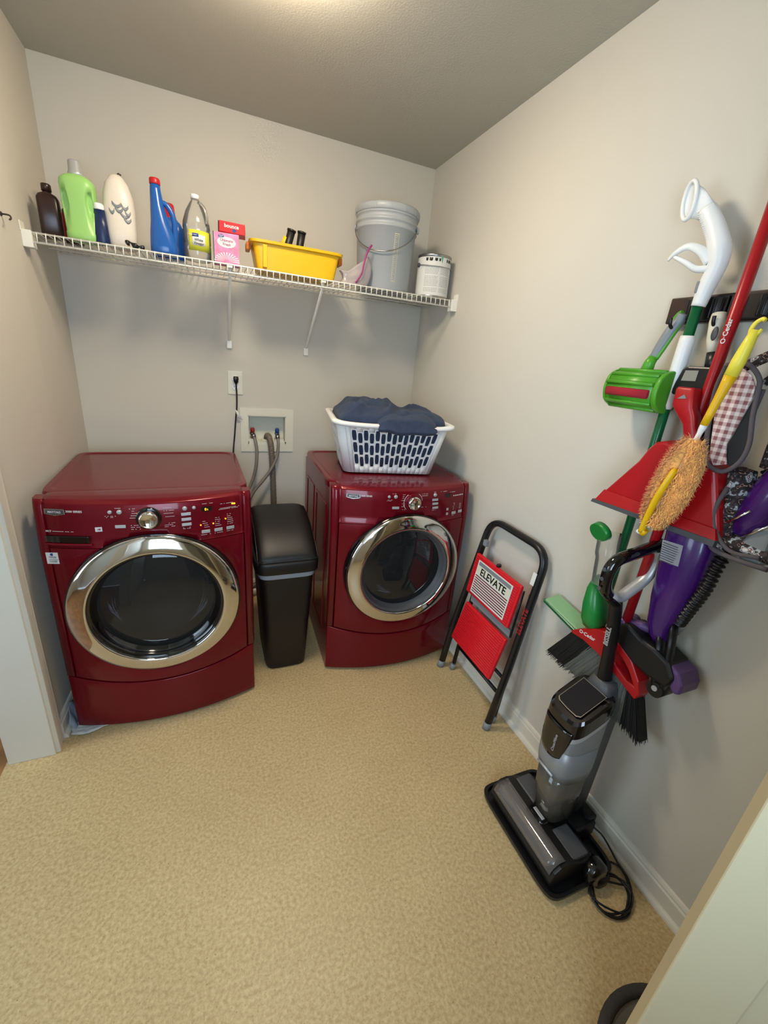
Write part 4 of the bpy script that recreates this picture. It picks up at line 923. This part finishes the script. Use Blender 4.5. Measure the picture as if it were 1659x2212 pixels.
for i in range(1500):
    t = random.random(); a = lerp_pl(tp, min(1, max(0, t+random.uniform(-.02, .02)))); c = lerp_pl(bt, t); x = random.uniform(-.100, -.060); x2 = x+random.uniform(-.010, .010)
    j = random.uniform(-.006, .006); dz = random.uniform(-.004, .008); w_ = .0011
    mb = bm_ if t < .19+random.uniform(-.01, .01) else bm2 if t > .82+random.uniform(-.01, .01) else gm
    A, B_ = Vector((x, a[0], a[1])), Vector((x2, c[0]+j, c[1]+dz)); Mm = (A+B_)/2 + Vector((random.uniform(-.003, .003), 0, 0))
    mb.add([A+Vector((0, w_, 0)), A-Vector((0, w_, 0)), Mm+Vector((0, w_, 0)), Mm-Vector((0, w_, 0)), B_+Vector((0, w_*.7, 0)), B_-Vector((0, w_*.7, 0))], [(0, 1, 3, 2), (2, 3, 5, 4)])
def core(mb, t0, t1):
    n = 8; top = [lerp_pl(tp, t0+(t1-t0)*i/n) for i in range(n+1)]; bo = [lerp_pl(bt, t0+(t1-t0)*i/n) for i in range(n+1)]
    mb.prism([(a, c) for a, c in top]+[(a, c+.012) for a, c in reversed(bo)], (-.096, -.064), YZ)
core(gm, .19, .82); core(bm_, 0, .19); core(bm2, .82, 1)
g_ = gm.build('bristles', M_bris, b, world=True); g_['label'] = 'grey middle bristles'
for q_ in (bm_, bm2): g_ = q_.build('bristles', M_brisb, b, world=True); g_['label'] = 'black outer bristles'
# dustpan
b = thing('dustpan', 'red upright dustpan clipped to the broom pole', 'dustpan', (-.10, -1.80, 1.14))
m = MB()
fr_ = [(-1.742, 1.345), (-1.760, 1.352), (-1.862, 1.334), (-1.893, 1.315), (-1.942, 1.186), (-1.636, 1.184), (-1.712, 1.29), (-1.728, 1.325)]
bk_ = [(-1.736, 1.352), (-1.758, 1.360), (-1.868, 1.345), (-1.905, 1.322), (-1.962, 1.176), (-1.622, 1.170), (-1.702, 1.292), (-1.720, 1.332)]
m.loft([[(-.125, y, z) for y, z in fr_], [(-.118, y, z) for y, z in [(-1.739, 1.349), (-1.759, 1.356), (-1.865, 1.339), (-1.899, 1.318), (-1.951, 1.180), (-1.628, 1.176), (-1.707, 1.291), (-1.724, 1.329)]], [(-.052, y, z) for y, z in bk_]], 0, False); m.build('pan', M_dpred, b, world=True, bevel=.004)
m = MB(); m.loft([[(-.128, -1.634, 1.186), (-.128, -1.944, 1.188), (-.120, -1.944, 1.188), (-.120, -1.634, 1.186)], [(-.136, -1.618, 1.150), (-.136, -1.957, 1.164), (-.128, -1.957, 1.164), (-.128, -1.618, 1.150)]], 0, False)
m.loft([[(-.128, -1.944, 1.188), (-.136, -1.957, 1.164), (-.055, -1.962, 1.166), (-.055, -1.952, 1.19)], [(-.128, -1.941, 1.188), (-.136, -1.953, 1.164), (-.055, -1.958, 1.166), (-.055, -1.948, 1.19)]], 0, False)
m.build('pan_lip', M_dpred, b, world=True)
m = MB(); m.prism([(-1.612, 1.151), (-1.958, 1.165), (-1.957, 1.150), (-1.608, 1.141)], (-.139, -.125), YZ); m.build('rubber_edge', M_dgrey, b, world=True)
m = MB(); m.sup([(1.335, -.105, -1.822, .014, .020, 3), (1.375, -.105, -1.814, .014, .019, 3), (1.405, -.106, -1.802, .015, .018, 3), (1.425, -.107, -1.790, .017, .024, 4), (1.445, -.108, -1.776, .018, .027, 5), (1.485, -.108, -1.770, .018, .023, 6), (1.490, -.108, -1.770, .015, .020, 6)], n=28); m.build('pan_handle', M_dpred, b, world=True)
m = MB(); m.prism([(-1.761, 1.462), (-1.783, 1.464), (-1.775, 1.473)], (-.1262, -.1275), YZ); m.build('handle_mark', M_grey, b, world=True)
# stick vacuum hanging behind
b = thing('stick_vacuum', 'purple stick vacuum hanging behind the dustpan, black floor head below', 'vacuum cleaner', (-.06, -1.87, .7))
m = MB(); m.tube([(-.050, -1.767, 1.572), (-.050, -1.757, 1.605), (-.048, -1.748, 1.645), (-.046, -1.744, 1.662)], [.019, .021, .021, .018], 18, flat=.85); m.build('grip', M_offw, b, world=True)
m = MB(); m.sup([(0, 0, 0, .003, .009, 2), (.003, 0, 0, .003, .008, 2)], n=16); m.xf(Matrix.Translation((-.074, -1.766, 1.605)) @ Matrix.Scale(1, 4)); 
m = MB(); m.lathe([(.016, -.0755), (.014, -.0785), (.002, -.079)], (0, -1.766, 1.615), 'x', 18, sx=.45); m.build('switch', M_dgrey, b, world=True)
m = MB(); m.tube([(-.055, -1.768, 1.575), (-.055, -1.775, 1.53)], .0165, 14); m.build('neck', M_black, b, world=True)
m = MB(); m.prism([(-1.716, 1.533), (-1.728, 1.541), (-1.806, 1.541), (-1.826, 1.468), (-1.704, 1.470), (-1.700, 1.480)], (-.075, -.02), YZ); cl_ = m.build('upper_housing', M_black, b, world=True, bevel=.005)
m = MB(); m.prism([(-1.726, 1.530), (-1.758, 1.531), (-1.758, 1.506), (-1.722, 1.505)], (-.0765, -.0755), YZ); m.build('housing_label', mat('grey_label', '8b8a80', .5), cl_, world=True)
levels = [(.815, -.060, -1.884, .020, .019, 2.5), (.835, -.064, -1.882, .028, .026, 2.5), (.87, -.066, -1.877, .034, .034, 2.5), (.95, -.068, -1.882, .046, .049, 2.5), (1.04, -.068, -1.883, .050, .058, 2.5), (1.12, -.066, -1.878, .050, .062, 2.5), (1.20, -.062, -1.865, .044, .060, 2.5)]
m = MB(); m.sup(levels, n=40); pv = m.build('dust_housing', M_purple, b, world=True)
m = MB(); m.sup([(1.19, -.055, -1.86, .030, .050, 3), (1.30, -.045, -1.84, .024, .040, 3), (1.40, -.040, -1.80, .022, .028, 3), (1.48, -.042, -1.775, .022, .028, 3)], n=24); m.build('spine', M_black, b, world=True)
m = MB(); m.prism([(-1.834, 1.112), (-1.886, 1.118), (-1.892, 1.062), (-1.844, 1.056)], (-.1175, -.1165), lambda a, c, d: (d+.55*abs(a+1.862)*0, a, c)); lbv = m.build('rating_label', mat('rating_sticker', '9a97a0', .4), pv, world=True)
m = MB()
for k in range(9): m.prism([(-1.838, 1.107-.006*k), (-1.84-.036-.008*random.random(), 1.109-.006*k), (-1.876, 1.1065-.006*k), (-1.838, 1.1045-.006*k)], (-.1180, -.1176), YZ)
m.build('label_print', M_dgrey, lbv, world=True)
m = MB(); m.tube([(-.062, -1.948, 1.10), (-.062, -1.944, 1.02), (-.060, -1.930, .93), (-.058, -1.912, .865)], .010, 10); m.build('side_trim', M_silver, b, world=True)
m = MB(); m.prism([(-1.782, .800), (-1.790, .822), (-1.812, .832), (-1.860, .815), (-1.905, .812), (-1.945, .800), (-1.972, .765), (-1.960, .728), (-1.905, .722), (-1.857, .728), (-1.791, .757)], (-.105, -.018), YZ); fh = m.build('floor_head', M_blacksat, b, world=True, bevel=.010, seg=3)
m = MB(); m.prism([(-1.944, .797), (-1.974, .786), (-1.991, .760), (-1.992, .730), (-1.975, .722), (-1.962, .735), (-1.960, .770)], (-.098, -.018), YZ); m.build('head_end', M_lilac, fh, world=True, bevel=.008, seg=3)
m = MB(); m.tube([(-.075, -1.790, .822), (-.055, -1.870, .838)], .014, 12); m.tube([(-.10, -1.785, .812), (-.03, -1.785, .816)], .018, 14); m.build('front_roller', M_lilac, fh, world=True)
m = MB(); m.tube([(-.078, -1.892, .845), (-.085, -1.906, .80), (-.088, -1.922, .74), (-.085, -1.925, .695)], .015, 12, flat=.7); m.tube([(-.078, -1.912, .895), (-.088, -1.930, .83), (-.090, -1.948, .74), (-.086, -1.945, .70)], .013, 12, flat=.7)
m.tube([(-.10, -1.935, .700), (-.05, -1.935, .700)], .022, 16); m.build('yoke', M_black, b, world=True)
m = MB(); m.tube([(-.104, -1.935, .706), (-.100, -1.935, .706)], .008, 12); m.build('yoke_cap', M_silver, b, world=True)
m = MB(); P = sm_path([(-.075, -1.920, .905), (-.085, -1.931, .935), (-.092, -1.945, .985), (-.098, -1.958, 1.04), (-.10, -1.962, 1.09), (-.095, -1.968, 1.14), (-.085, -1.976, 1.20), (-.075, -1.975, 1.27), (-.055, -1.965, 1.38), (-.045, -1.95, 1.48), (-.04, -1.93, 1.56)], 12)
L = 0; R_ = []
for i, p in enumerate(P):
    if i: L += (p-P[i-1]).length
    R_.append(.0115 + .0035*math.copysign(abs(sin(L*pi/.016))**.5, sin(L*2*pi/.016)))
PP = []; RR = []; 
for i in range(len(P)-1):
    for k in range(3): PP.append(P[i].lerp(P[i+1], k/3))
L = 0
for i, p in enumerate(PP):
    if i: L += (p-PP[i-1]).length
    RR.append(.0125 + .0035*sin(L*2*pi/.0135))
m.tube(PP, RR, 14); m.build('coiled_hose', M_black, b, world=True)
# duster
b = thing('fluffy_duster', 'yellow handled duster with orange fluffy head hanging in front of the dustpan', 'duster', (-.16, -1.86, 1.3))
D0, D1 = Vector((-.155, -1.897, 1.632)), Vector((-.170, -1.818, 1.125))
def DP(t): return D0.lerp(D1, t)
m = MB(); P = [DP(.04), DP(.10), DP(.16), DP(.22)]; m.tube(P, [.0085, .0115, .0135, .0130], 16)
hk = sm_path([DP(.06)+Vector((0, .006, 0)), DP(.035)+Vector((0, .009, 0)), DP(.012)+Vector((0, .006, 0)), DP(.000)+Vector((0, -.002, 0)), DP(.006)+Vector((0, -.008, 0))], 5); m.tube(hk, .0042, 8); m.tube([DP(.06)+Vector((0, -.005, 0)), DP(.038)+Vector((0, -.011, 0))], [.005, .003], 8); m.build('handle_tip', M_lemon, b, world=True)
m = MB(); m.tube([DP(.218), DP(.26), DP(.32), DP(.38), DP(.432)], [.0128, .0110, .0090, .0085, .0082], 16); m.build('handle', M_yellow, b, world=True)
m = MB(); m.tube([DP(.432), DP(.45), DP(.47), DP(.96)], [.0075, .0072, .0056, .0056], 12); m.build('shaft', M_white, b, world=True)
m = MB(); m.tube(sm_path([DP(.64)+Vector((-.016, .000, 0)), DP(.72)+Vector((-.024, .000, 0)), DP(.80)+Vector((-.024, .003, 0)), DP(.90)+Vector((-.016, .006, 0)), DP(.99)+Vector((-.008, .007, 0))], 5), [.006]+[.0098]*20, 12, flat=.7); m.tube([DP(.975)+Vector((-.004, .004, 0)), DP(1.005)+Vector((-.004, .006, 0))], [.011, .009], 12); m.build('fork', M_yellow, b, world=True)
m = MB(); m.tube([DP(.985)+Vector((-.010, .010, 0)), DP(1.0)+Vector((-.012, .012, 0))], .006, 10); m.build('fork_pin', M_white, b, world=True)
m = MB()
def inside(t, s):       # half-width of the pad on either side of the shaft
    a = max(0, 1-abs((t-.5)/.52)**2.4)**.5; return a*(.044 if s > 0 else .060)
AX = (D1-D0).normalized(); SD = Vector((0, 1, 0)); SD = (SD-AX*SD.dot(AX)).normalized(); OUT = AX.cross(SD); OUT = OUT if OUT.x < 0 else -OUT
for s_ in (1, -1):
    rings = []
    for i in range(13):
        t = i/12; hw = max(.004, inside(t, s_)*.82); c = DP(.50+.43*t)+SD*s_*hw*.55
        rings.append([c + SD*cos(a)*hw*.55 + OUT*sin(a)*.014 for a in [2*pi*k/14 for k in range(14)]])
    m.loft(rings, 0, True)
for i in range(5200):
    s_ = random.choice((1, -1, -1)); t = random.random(); hw = inside(t, s_)
    if hw < .006: continue
    q = random.random()**.7; th = random.uniform(-.35, 1)*pi/2 + (0 if 1 else 0)
    base_ = DP(.50+.43*t) + SD*s_*hw*q*.80 + OUT*(.013*(1-q*q*.5))*random.uniform(.2, 1)
    d = (SD*s_*random.uniform(.1, 1.2) + OUT*random.uniform(-.1, .9) + AX*random.uniform(-.5, .9)).normalized()
    c1 = base_+d*.011; c2 = c1 + (d + Vector((random.uniform(-1, 1), random.uniform(-1, 1), random.uniform(-1, 1)))*.8).normalized()*.008
    w_ = AX.cross(d).normalized()*.0011
    m.add([base_-w_, base_+w_, c1-w_, c1+w_, c2-w_*.4, c2+w_*.4], [(0, 1, 3, 2), (2, 3, 5, 4)])
m.build('fluffy_pad', M_fluff, b, world=True)
# quilted bag and second vacuum at the right edge
b = thing('handheld_vacuum', 'purple and silver handheld vacuum half hidden behind the hanging bag', 'vacuum cleaner', (-.07, -2.0, 1.2))
m = MB(); m.tube([(-.065, -1.965, 1.165), (-.070, -1.985, 1.23), (-.070, -2.005, 1.30), (-.065, -2.02, 1.36), (-.055, -2.03, 1.46)], [.030, .042, .046, .040, .028], 24); hv = m.build('motor_housing', M_purple, b, world=True)
for (a, c) in (((-1.955, 1.208), (-1.990, 1.250)), ((-1.990, 1.185), (-2.035, 1.235))):
    m = MB(); m.tube([(-.113, a[0], a[1]), (-.118, c[0], c[1])], .0028, 8); m.build('silver_stripe', M_chrome, hv, world=True)
m = MB(); m.prism([(-1.985, 1.160), (-2.005, 1.215), (-2.040, 1.228), (-2.045, 1.140), (-2.01, 1.125)], (-.112, -.05), YZ); m.build('dust_cup', M_grey, b, world=True, bevel=.008, seg=3)
m = MB(); m.tube([(-.06, -2.03, 1.45), (-.055, -2.02, 1.55), (-.055, -1.99, 1.62), (-.055, -1.975, 1.655)], .014, 12); m.build('handle', M_black, b, world=True)
b = thing('quilted_bag', 'dark floral cloth bag with pink gingham lining hanging at the right edge', 'bag', (-.1, -1.93, 1.3))
gl_ = [(-1.853, 1.540), (-1.878, 1.540), (-1.901, 1.526), (-1.917, 1.501), (-1.918, 1.477), (-1.913, 1.442), (-1.907, 1.405), (-1.902, 1.378), (-1.910, 1.352), (-1.917, 1.335), (-1.891, 1.326), (-1.877, 1.345), (-1.868, 1.382), (-1.857, 1.434), (-1.847, 1.495)]
cx_, cz_ = -1.885, 1.44
m = MB(); m.loft([[(-.128, y, z) for y, z in gl_], [(-.122, y, z) for y, z in gl_]], 0, False)
m.build('gingham_lining', M_ging, b, world=True, bevel=.002)
m = MB(); P = sm_path([(-.128, y, z) for y, z in [(-1.846, 1.543), (-1.842, 1.484), (-1.855, 1.401), (-1.868, 1.349), (-1.884, 1.324), (-1.915, 1.318), (-1.940, 1.345), (-1.945, 1.386), (-1.932, 1.444), (-1.925, 1.492), (-1.918, 1.520), (-1.892, 1.545), (-1.865, 1.550), (-1.846, 1.543)]], 4); m.tube(P, .0052, 8, cap=False)
P = sm_path([(-.118, y, z) for y, z in [(-1.905, 1.350), (-1.918, 1.40), (-1.926, 1.45), (-1.928, 1.50)]], 4); m.tube(P, .004, 8); m.build('piping', M_pipe, b, world=True)
m = MB(); m.prism([(-1.902, 1.345), (-1.925, 1.330), (-1.940, 1.350), (-1.942, 1.390), (-1.930, 1.44), (-1.922, 1.50), (-1.912, 1.44), (-1.905, 1.39)], (-.122, -.112), YZ); m.build('dark_opening', M_black, b, world=True)
m = MB(); rings = []
for i in range(9):
    t = i/8; ya, yb = -1.905-.030*t, -1.955-.025*t
    z = 1.325-.185*t; rings.append([(-.080+.028*cos(a), (ya+yb)/2+(ya-yb)/2*sin(a)*(1+.1*sin(7*t)), z+.004*sin(3*a)) for a in [2*pi*k/18 for k in range(18)]])
m.loft(rings, 0, True); rings = []
for i in range(9):
    t = i/8; y = -1.935-.16*t; rings.append([(-.085+.034*cos(a), y, 1.152+.022*t+.022*sin(a)*(1-.2*t)+.006*sin(6*t)) for a in [2*pi*k/18 for k in range(18)]])
m.loft(rings, 0, True); rings = []
for i in range(9):
    t = i/8; z = 1.60-.26*t; rings.append([(-.075+.030*cos(a), -1.985+.040*sin(a)-.01*t, z) for a in [2*pi*k/18 for k in range(18)]])
m.loft(rings, 0, True); m.build('floral_body', M_floral, b, world=True)
m = MB(); m.tube(sm_path([(-.115, -1.935, 1.16), (-.118, -1.95, 1.140), (-.12, -2.0, 1.137), (-.12, -2.06, 1.142)], 5), .006, 8); m.tube(sm_path([(-.115, -1.93, 1.285), (-.12, -1.925, 1.23), (-.12, -1.945, 1.18), (-.12, -1.985, 1.15), (-.12, -2.04, 1.16)], 5), .005, 8); m.build('piping', M_pipe, b, world=True)
m = MB(); m.tube([(-.112, -1.862, 1.536), (-.100, -1.905, 1.566), (-.09, -1.96, 1.60), (-.075, -1.975, 1.645)], .011, 10, flat=.35); m.tube([(-.112, -1.92, 1.51), (-.10, -1.955, 1.56), (-.08, -1.975, 1.64)], .008, 10, flat=.35); m.build('strap', M_floral, b, world=True)

# ================================================================== UPRIGHT FLOOR WASHER
b = thing('upright_floor_washer', 'black and silver upright wet floor cleaner standing on its tray', 'floor cleaner', (-.17, -1.82, 0))
m = MB(); m.sup([(0, -.200, -1.820, .128, .178, 8), (.010, -.200, -1.820, .136, .186, 8), (.026, -.200, -1.820, .138, .188, 8), (.026, -.200, -1.820, .128, .178, 8), (.014, -.200, -1.820, .124, .174, 8)], n=48, sm=False); m.build('storage_tray', M_black, b, world=True)
m = MB()
hpf = [(-.315, .030), (-.322, .055), (-.312, .088), (-.290, .104), (-.262, .106), (-.235, .098), (-.20, .082), (-.150, .078), (-.135, .06), (-.135, .030)]
m.loft([[(x, y, z) for x, z in hpf] for y in (-1.672, -1.975)], 0, False); hd = m.build('floor_head', M_blacksat, b, world=True, bevel=.004)
m = MB(); m.tube([(-.280, -1.690, .070), (-.280, -1.958, .070)], .034, 24); m.build('brush_roll', M_brush, hd, world=True)
m = MB()
def WP(u, v): a = pi*.98 - v*pi*.62; return (-.280+.0395*cos(a), -1.684-.280*u, .070+.0395*sin(a))
m.shell(WP, 12, 12, (0, 0, .001)); m.build('roll_window', M_tint, hd, world=True)
m = MB(); m.sup([(.088, -.245, -1.824, .018, .034, 6), (.113, -.247, -1.824, .015, .031, 6)], n=28); wl_ = m.build('window_latch', M_gloss, hd, world=True)
m = MB(); m.bb((-.253, -1.846, .113), (-.241, -1.802, .1155)); m.build('latch_plate', M_silver, wl_, world=True, bevel=.001)
for c0_, c1_ in (((-.235, -1.965, .078), (-.165, -1.87, .0965)), ((-.230, -1.79, .08), (-.165, -1.685, .099))): MB().bb(c0_, c1_).build('head_cover', M_dgrey, hd, world=True, bevel=.006)
m = MB(); m.tube([(-.150, -1.815, .060), (-.120, -1.815, .12), (-.100, -1.810, .20)], [.045, .040, .034], 18); m.bb((-.145, -1.90, .03), (-.055, -1.74, .085)); m.build('pivot', M_black, b, world=True, bevel=.006)
for yy in (-1.995,):
    m = MB(); m.lathe([(.030, -.012), (.040, 0), (.040, .03), (.030, .042)], (-.155, yy-.010, .045), 'y', 24); m.build('rear_wheel', M_gloss, b, world=True)
m = MB(); m.bb((-.085, -1.89, .03), (-.045, -1.83, .10)); m.build('dock_block', M_black, b, world=True, bevel=.006)
# tank, body, screen
def oct_(z, cx_, rx, ry): return [(cx_+rx*math.copysign(abs(cos(a))**.55, cos(a)), -1.806+ry*math.copysign(abs(sin(a))**.55, sin(a)), z) for a in [2*pi*k/40 for k in range(40)]]
def ZT(x): return .470+.50*(x+.265)
def ly(z): return -1.808
m = MB(); m.sup([(.085, -.168, -1.815, .050, .040, 3), (.10, -.175, -1.814, .062, .048, 3), (.20, -.180, -1.812, .070, .056, 3), (.30, -.182, -1.810, .072, .060, 3)], n=40); m.build('dirty_water_tank', M_tank, b, world=True)
m = MB(); m.sup([(.09, -.150, -1.813, .028, .030, 3), (.18, -.152, -1.812, .032, .034, 3), (.29, -.152, -1.810, .036, .036, 3)], n=30); m.build('tank_core', M_dgrey, b, world=True)
m = MB(); m.sup([(.296, -.182, -1.810, .075, .063, 3.2), (.330, -.184, -1.809, .078, .066, 3.4), (.42, -.186, -1.807, .080, .066, 3.6)], n=40); m.loft([oct_(.42, -.186, .080, .066), [(x, y, ZT(x)) for x, y, z in oct_(.5, -.185, .079, .066)]], 0, False); bo = m.build('clean_water_tank', mat('silver_grey', '8a8c8e', .38, metal=.3), b, world=True)
m = MB(); R1 = []; 
def oct_(z, cx_, rx, ry): return [(cx_+rx*math.copysign(abs(cos(a))**.55, cos(a)), -1.806+ry*math.copysign(abs(sin(a))**.55, sin(a)), z) for a in [2*pi*k/40 for k in range(40)]]
base_r = [(x, y, ZT(x)+.008) for x, y, z in oct_(.495, -.185, .080, .067)]; top_r = [(x, y, .545 + .40*(x+.225) if x > -.262 else .53) for x, y, z in oct_(.5, -.180, .072, .062)]
m.loft([base_r, [(x*.0+x, y, min(.53+.55*(x+.262), .60)-.004) for x, y, z in oct_(.5, -.184, .078, .066)], [(x, y, min(.53+.55*(x+.262), .60)+.002) for x, y, z in oct_(.5, -.183, .072, .060)]], 0, False); m.build('display_housing', M_gloss, b, world=True)
slp = Vector((1, 0, .55)).normalized(); nsl = Vector((-.55, 0, 1)).normalized(); o0 = Vector((-.188, -1.806, .5775))
def SC(x, y, h): return o0 + slp*x + Vector((0, 1, 0))*y + nsl*h
q = [(-.058+.010*(abs(t)/.046)**2 if False else -.056, t) for t in (-.040, .040)]
pl = [(-.060, -.034), (-.062, 0), (-.060, .034), (-.052, .044), (.050, .044), (.050, -.044), (-.052, -.044)]
m = MB(); m.prism([(a*1.0, c*1.0) for a, c in pl], (.000, .0035), lambda a, c, d: SC(a, c, d)); sc = m.build('screen_trim', M_chrome, b, world=True)
m = MB(); m.prism([(a*.955, c*.95) for a, c in pl], (.001, .0050), lambda a, c, d: SC(a, c, d)); m.build('screen', mat('dark_screen', '0d0e15', .55, spec=.2), sc, world=True)
# black shield on the front of the silver tank with lettering
m = MB()
def SH(u, v):
    yy = -1.806 + (u-.5)*.108*(1-.28*(1-v)**1.5); z = .375+.125*v + .018*(2*u-1)**2*(1-v)
    tt = min(1, abs(yy+1.806)/.0665); x = -.186-.0805*(max(0, 1-tt**3.6))**(1/3.6) - .0012; return (x, yy, z)
m.shell(SH, 20, 10, (.002, 0, 0)); m.build('front_shield', M_gloss, b, world=True)
wtext(b, 'front_lettering', 'CrossWave', .0135, (-.2690, -1.822, .400), (0, 0, 1), (0, 1, 0), M_silver, .0004, 'LEFT', .0002)
m = MB(); m.loft([[(x, y, ZT(x)-.009) for x, y, z in oct_(.5, -.185, .0805, .0675)], [(x, y, ZT(x)+.008) for x, y, z in oct_(.5, -.185, .0805, .0675)]], 0, False, (False, False)); m.build('silver_edge', M_silver, b, world=True)
m = MB(); m.tube([(-.262, -1.840, .312), (-.262, -1.775, .312)], .0045, 8); m.build('tank_latch', M_silver, b, world=True)
m = MB(); m.sup([(.06, -.085, -1.815, .034, .034, 4), (.30, -.080, -1.812, .036, .036, 4), (.52, -.082, -1.808, .040, .040, 4), (.60, -.100, -1.806, .046, .044, 4), (.635, -.110, -1.806, .030, .030, 3)], n=30); m.build('spine', M_dgrey, b, world=True)
m = MB(); m.tube(sm_path([(-.112, -1.806, .60), (-.126, -1.803, .70), (-.140, -1.800, .80), (-.158, -1.796, .89), (-.172, -1.795, .92)], 5), [.026, .024, .023, .022, .021, .020]+[.0195]*15, 18, flat=.85); m.build('stick', M_black, b, world=True)
m = MB(); m.tube(fillet([(-.165, -1.796, .905), (-.236, -1.798, .960), (-.236, -1.800, 1.042), (-.070, -1.806, 1.082)], .035, 6), .0165, 14); m.tube([(-.070, -1.806, 1.082), (-.062, -1.806, 1.084)], [.0165, .013], 14); m.build('handle', M_gloss, b, world=True)
m = MB()
for k in range(3): m.lathe([(.0055, -.2525), (.0055, -.2545)], (0, -1.799, .965+.028*k), 'x', 12)
m.build('handle_buttons', M_dgrey, b, world=True)
m = MB(); m.tube(fillet([(-.078, -1.806, 1.066), (-.062, -1.806, 1.035), (-.078, -1.804, .975), (-.160, -1.798, .915), (-.205, -1.798, .940)], .030, 6), .0125, 12, flat=1.35); m.build('handle_loop', M_silver, b, world=True)
wtext(b, 'stick_lettering', 'BISSELL', .020, (-.1625, -1.812, .765), (-.12, 0, 1), (0, 1, 0), M_silver, .0012, 'LEFT', .0004)
o = thing('coiled_cord', 'thin black power cord coiled on the floor beside the floor cleaner', 'cord', (-.10, -2.03, 0))
P = [(-.060, -1.895, .06), (-.045, -1.93, .05), (-.036, -1.99, .012), (-.040, -2.035, .007), (-.075, -2.075, .006), (-.135, -2.095, .006)]
for k in range(56):
    a = -.9 - k*2*pi/16; rr = .052+.006*sin(k*.7); P.append((-.135+rr*1.15*cos(a)*1.0+.004*sin(k), -2.045+rr*sin(a), .006+.010*(k % 16)/16+.0015*(k//16)*2))
P += [(-.115, -1.985, .012), (-.07, -1.97, .008), (-.040, -2.00, .010), (-.058, -2.045, .012), (-.12, -2.02, .02)]
m = MB(); m.tube(sm_path(P, 4), .0030, 7); m.build('cable', M_black, o, world=True)
m = MB(); m.sup([(.004, -.135, -2.000, .028, .022, 3), (.03, -.135, -2.000, .030, .024, 3), (.040, -.135, -2.000, .022, .016, 3)], n=20); m.build('power_plug', M_black, o, world=True)

# ================================================================== RAG by the washer, basket by the door
o = thing('floor_rag', 'crumpled white rag on the floor under the left corner of the washer', 'rag', (-1.72, -.92, 0))
m = MB()
def RG(u, v):
    x = -1.766+.15*u+.004*sin(9*v); y = -.865-.060*v-.012*sin(u*5)*v
    return (x, y, .006+.010*abs(noise.noise(Vector((u*5, v*4, 2))))+.002)
m.shell(RG, 30, 14, (0, 0, -.003)); m.build('rag_cloth', M_rag, o, world=True)
m = MB()
def RG2(u, v): return (-1.772+.022*u+.003*sin(v*12), -.905+.10*v, .004+.10*(1-u)*(.4+.6*sin(pi*v))+.006*noise.noise(Vector((u*9, v*12, 4))))
m.shell(RG2, 10, 20, (0, 0, -.003)); m.build('rag_fold', mat('rag_blue', '8a93a2', .9, bump=.4), o, world=True)
o = thing('grey_tote', 'dark grey soft tote rim on the floor behind the open door', 'bag', (-.34, -2.40, 0))
m = MB(); rings = []
for z, r0 in ((.0, .150), (.004, .158), (.06, .165), (.112, .168)): rings.append([(-.362+r0*1.0*cos(a), -2.402+r0*sin(a), z) for a in [2*pi*k/48 for k in range(48)]])
for z, r0 in ((.112, .150), (.02, .140)): rings.append([(-.362+r0*cos(a), -2.402+r0*sin(a), z) for a in [2*pi*k/48 for k in range(48)]])
m.loft(rings, 0, True); m.build('tote_body', mat('grey_felt', '8a847c', .95, bump=.6, bscale=300), o, world=True)
m = MB(); m.tube([(-.362+.166*cos(a), -2.402+.166*sin(a), .118) for a in [2*pi*k/48 for k in range(49)]], .013, 12, cap=False); m.build('tote_rim', mat('dark_felt', '3a3735', .95, bump=.8, bscale=300), o, world=True)
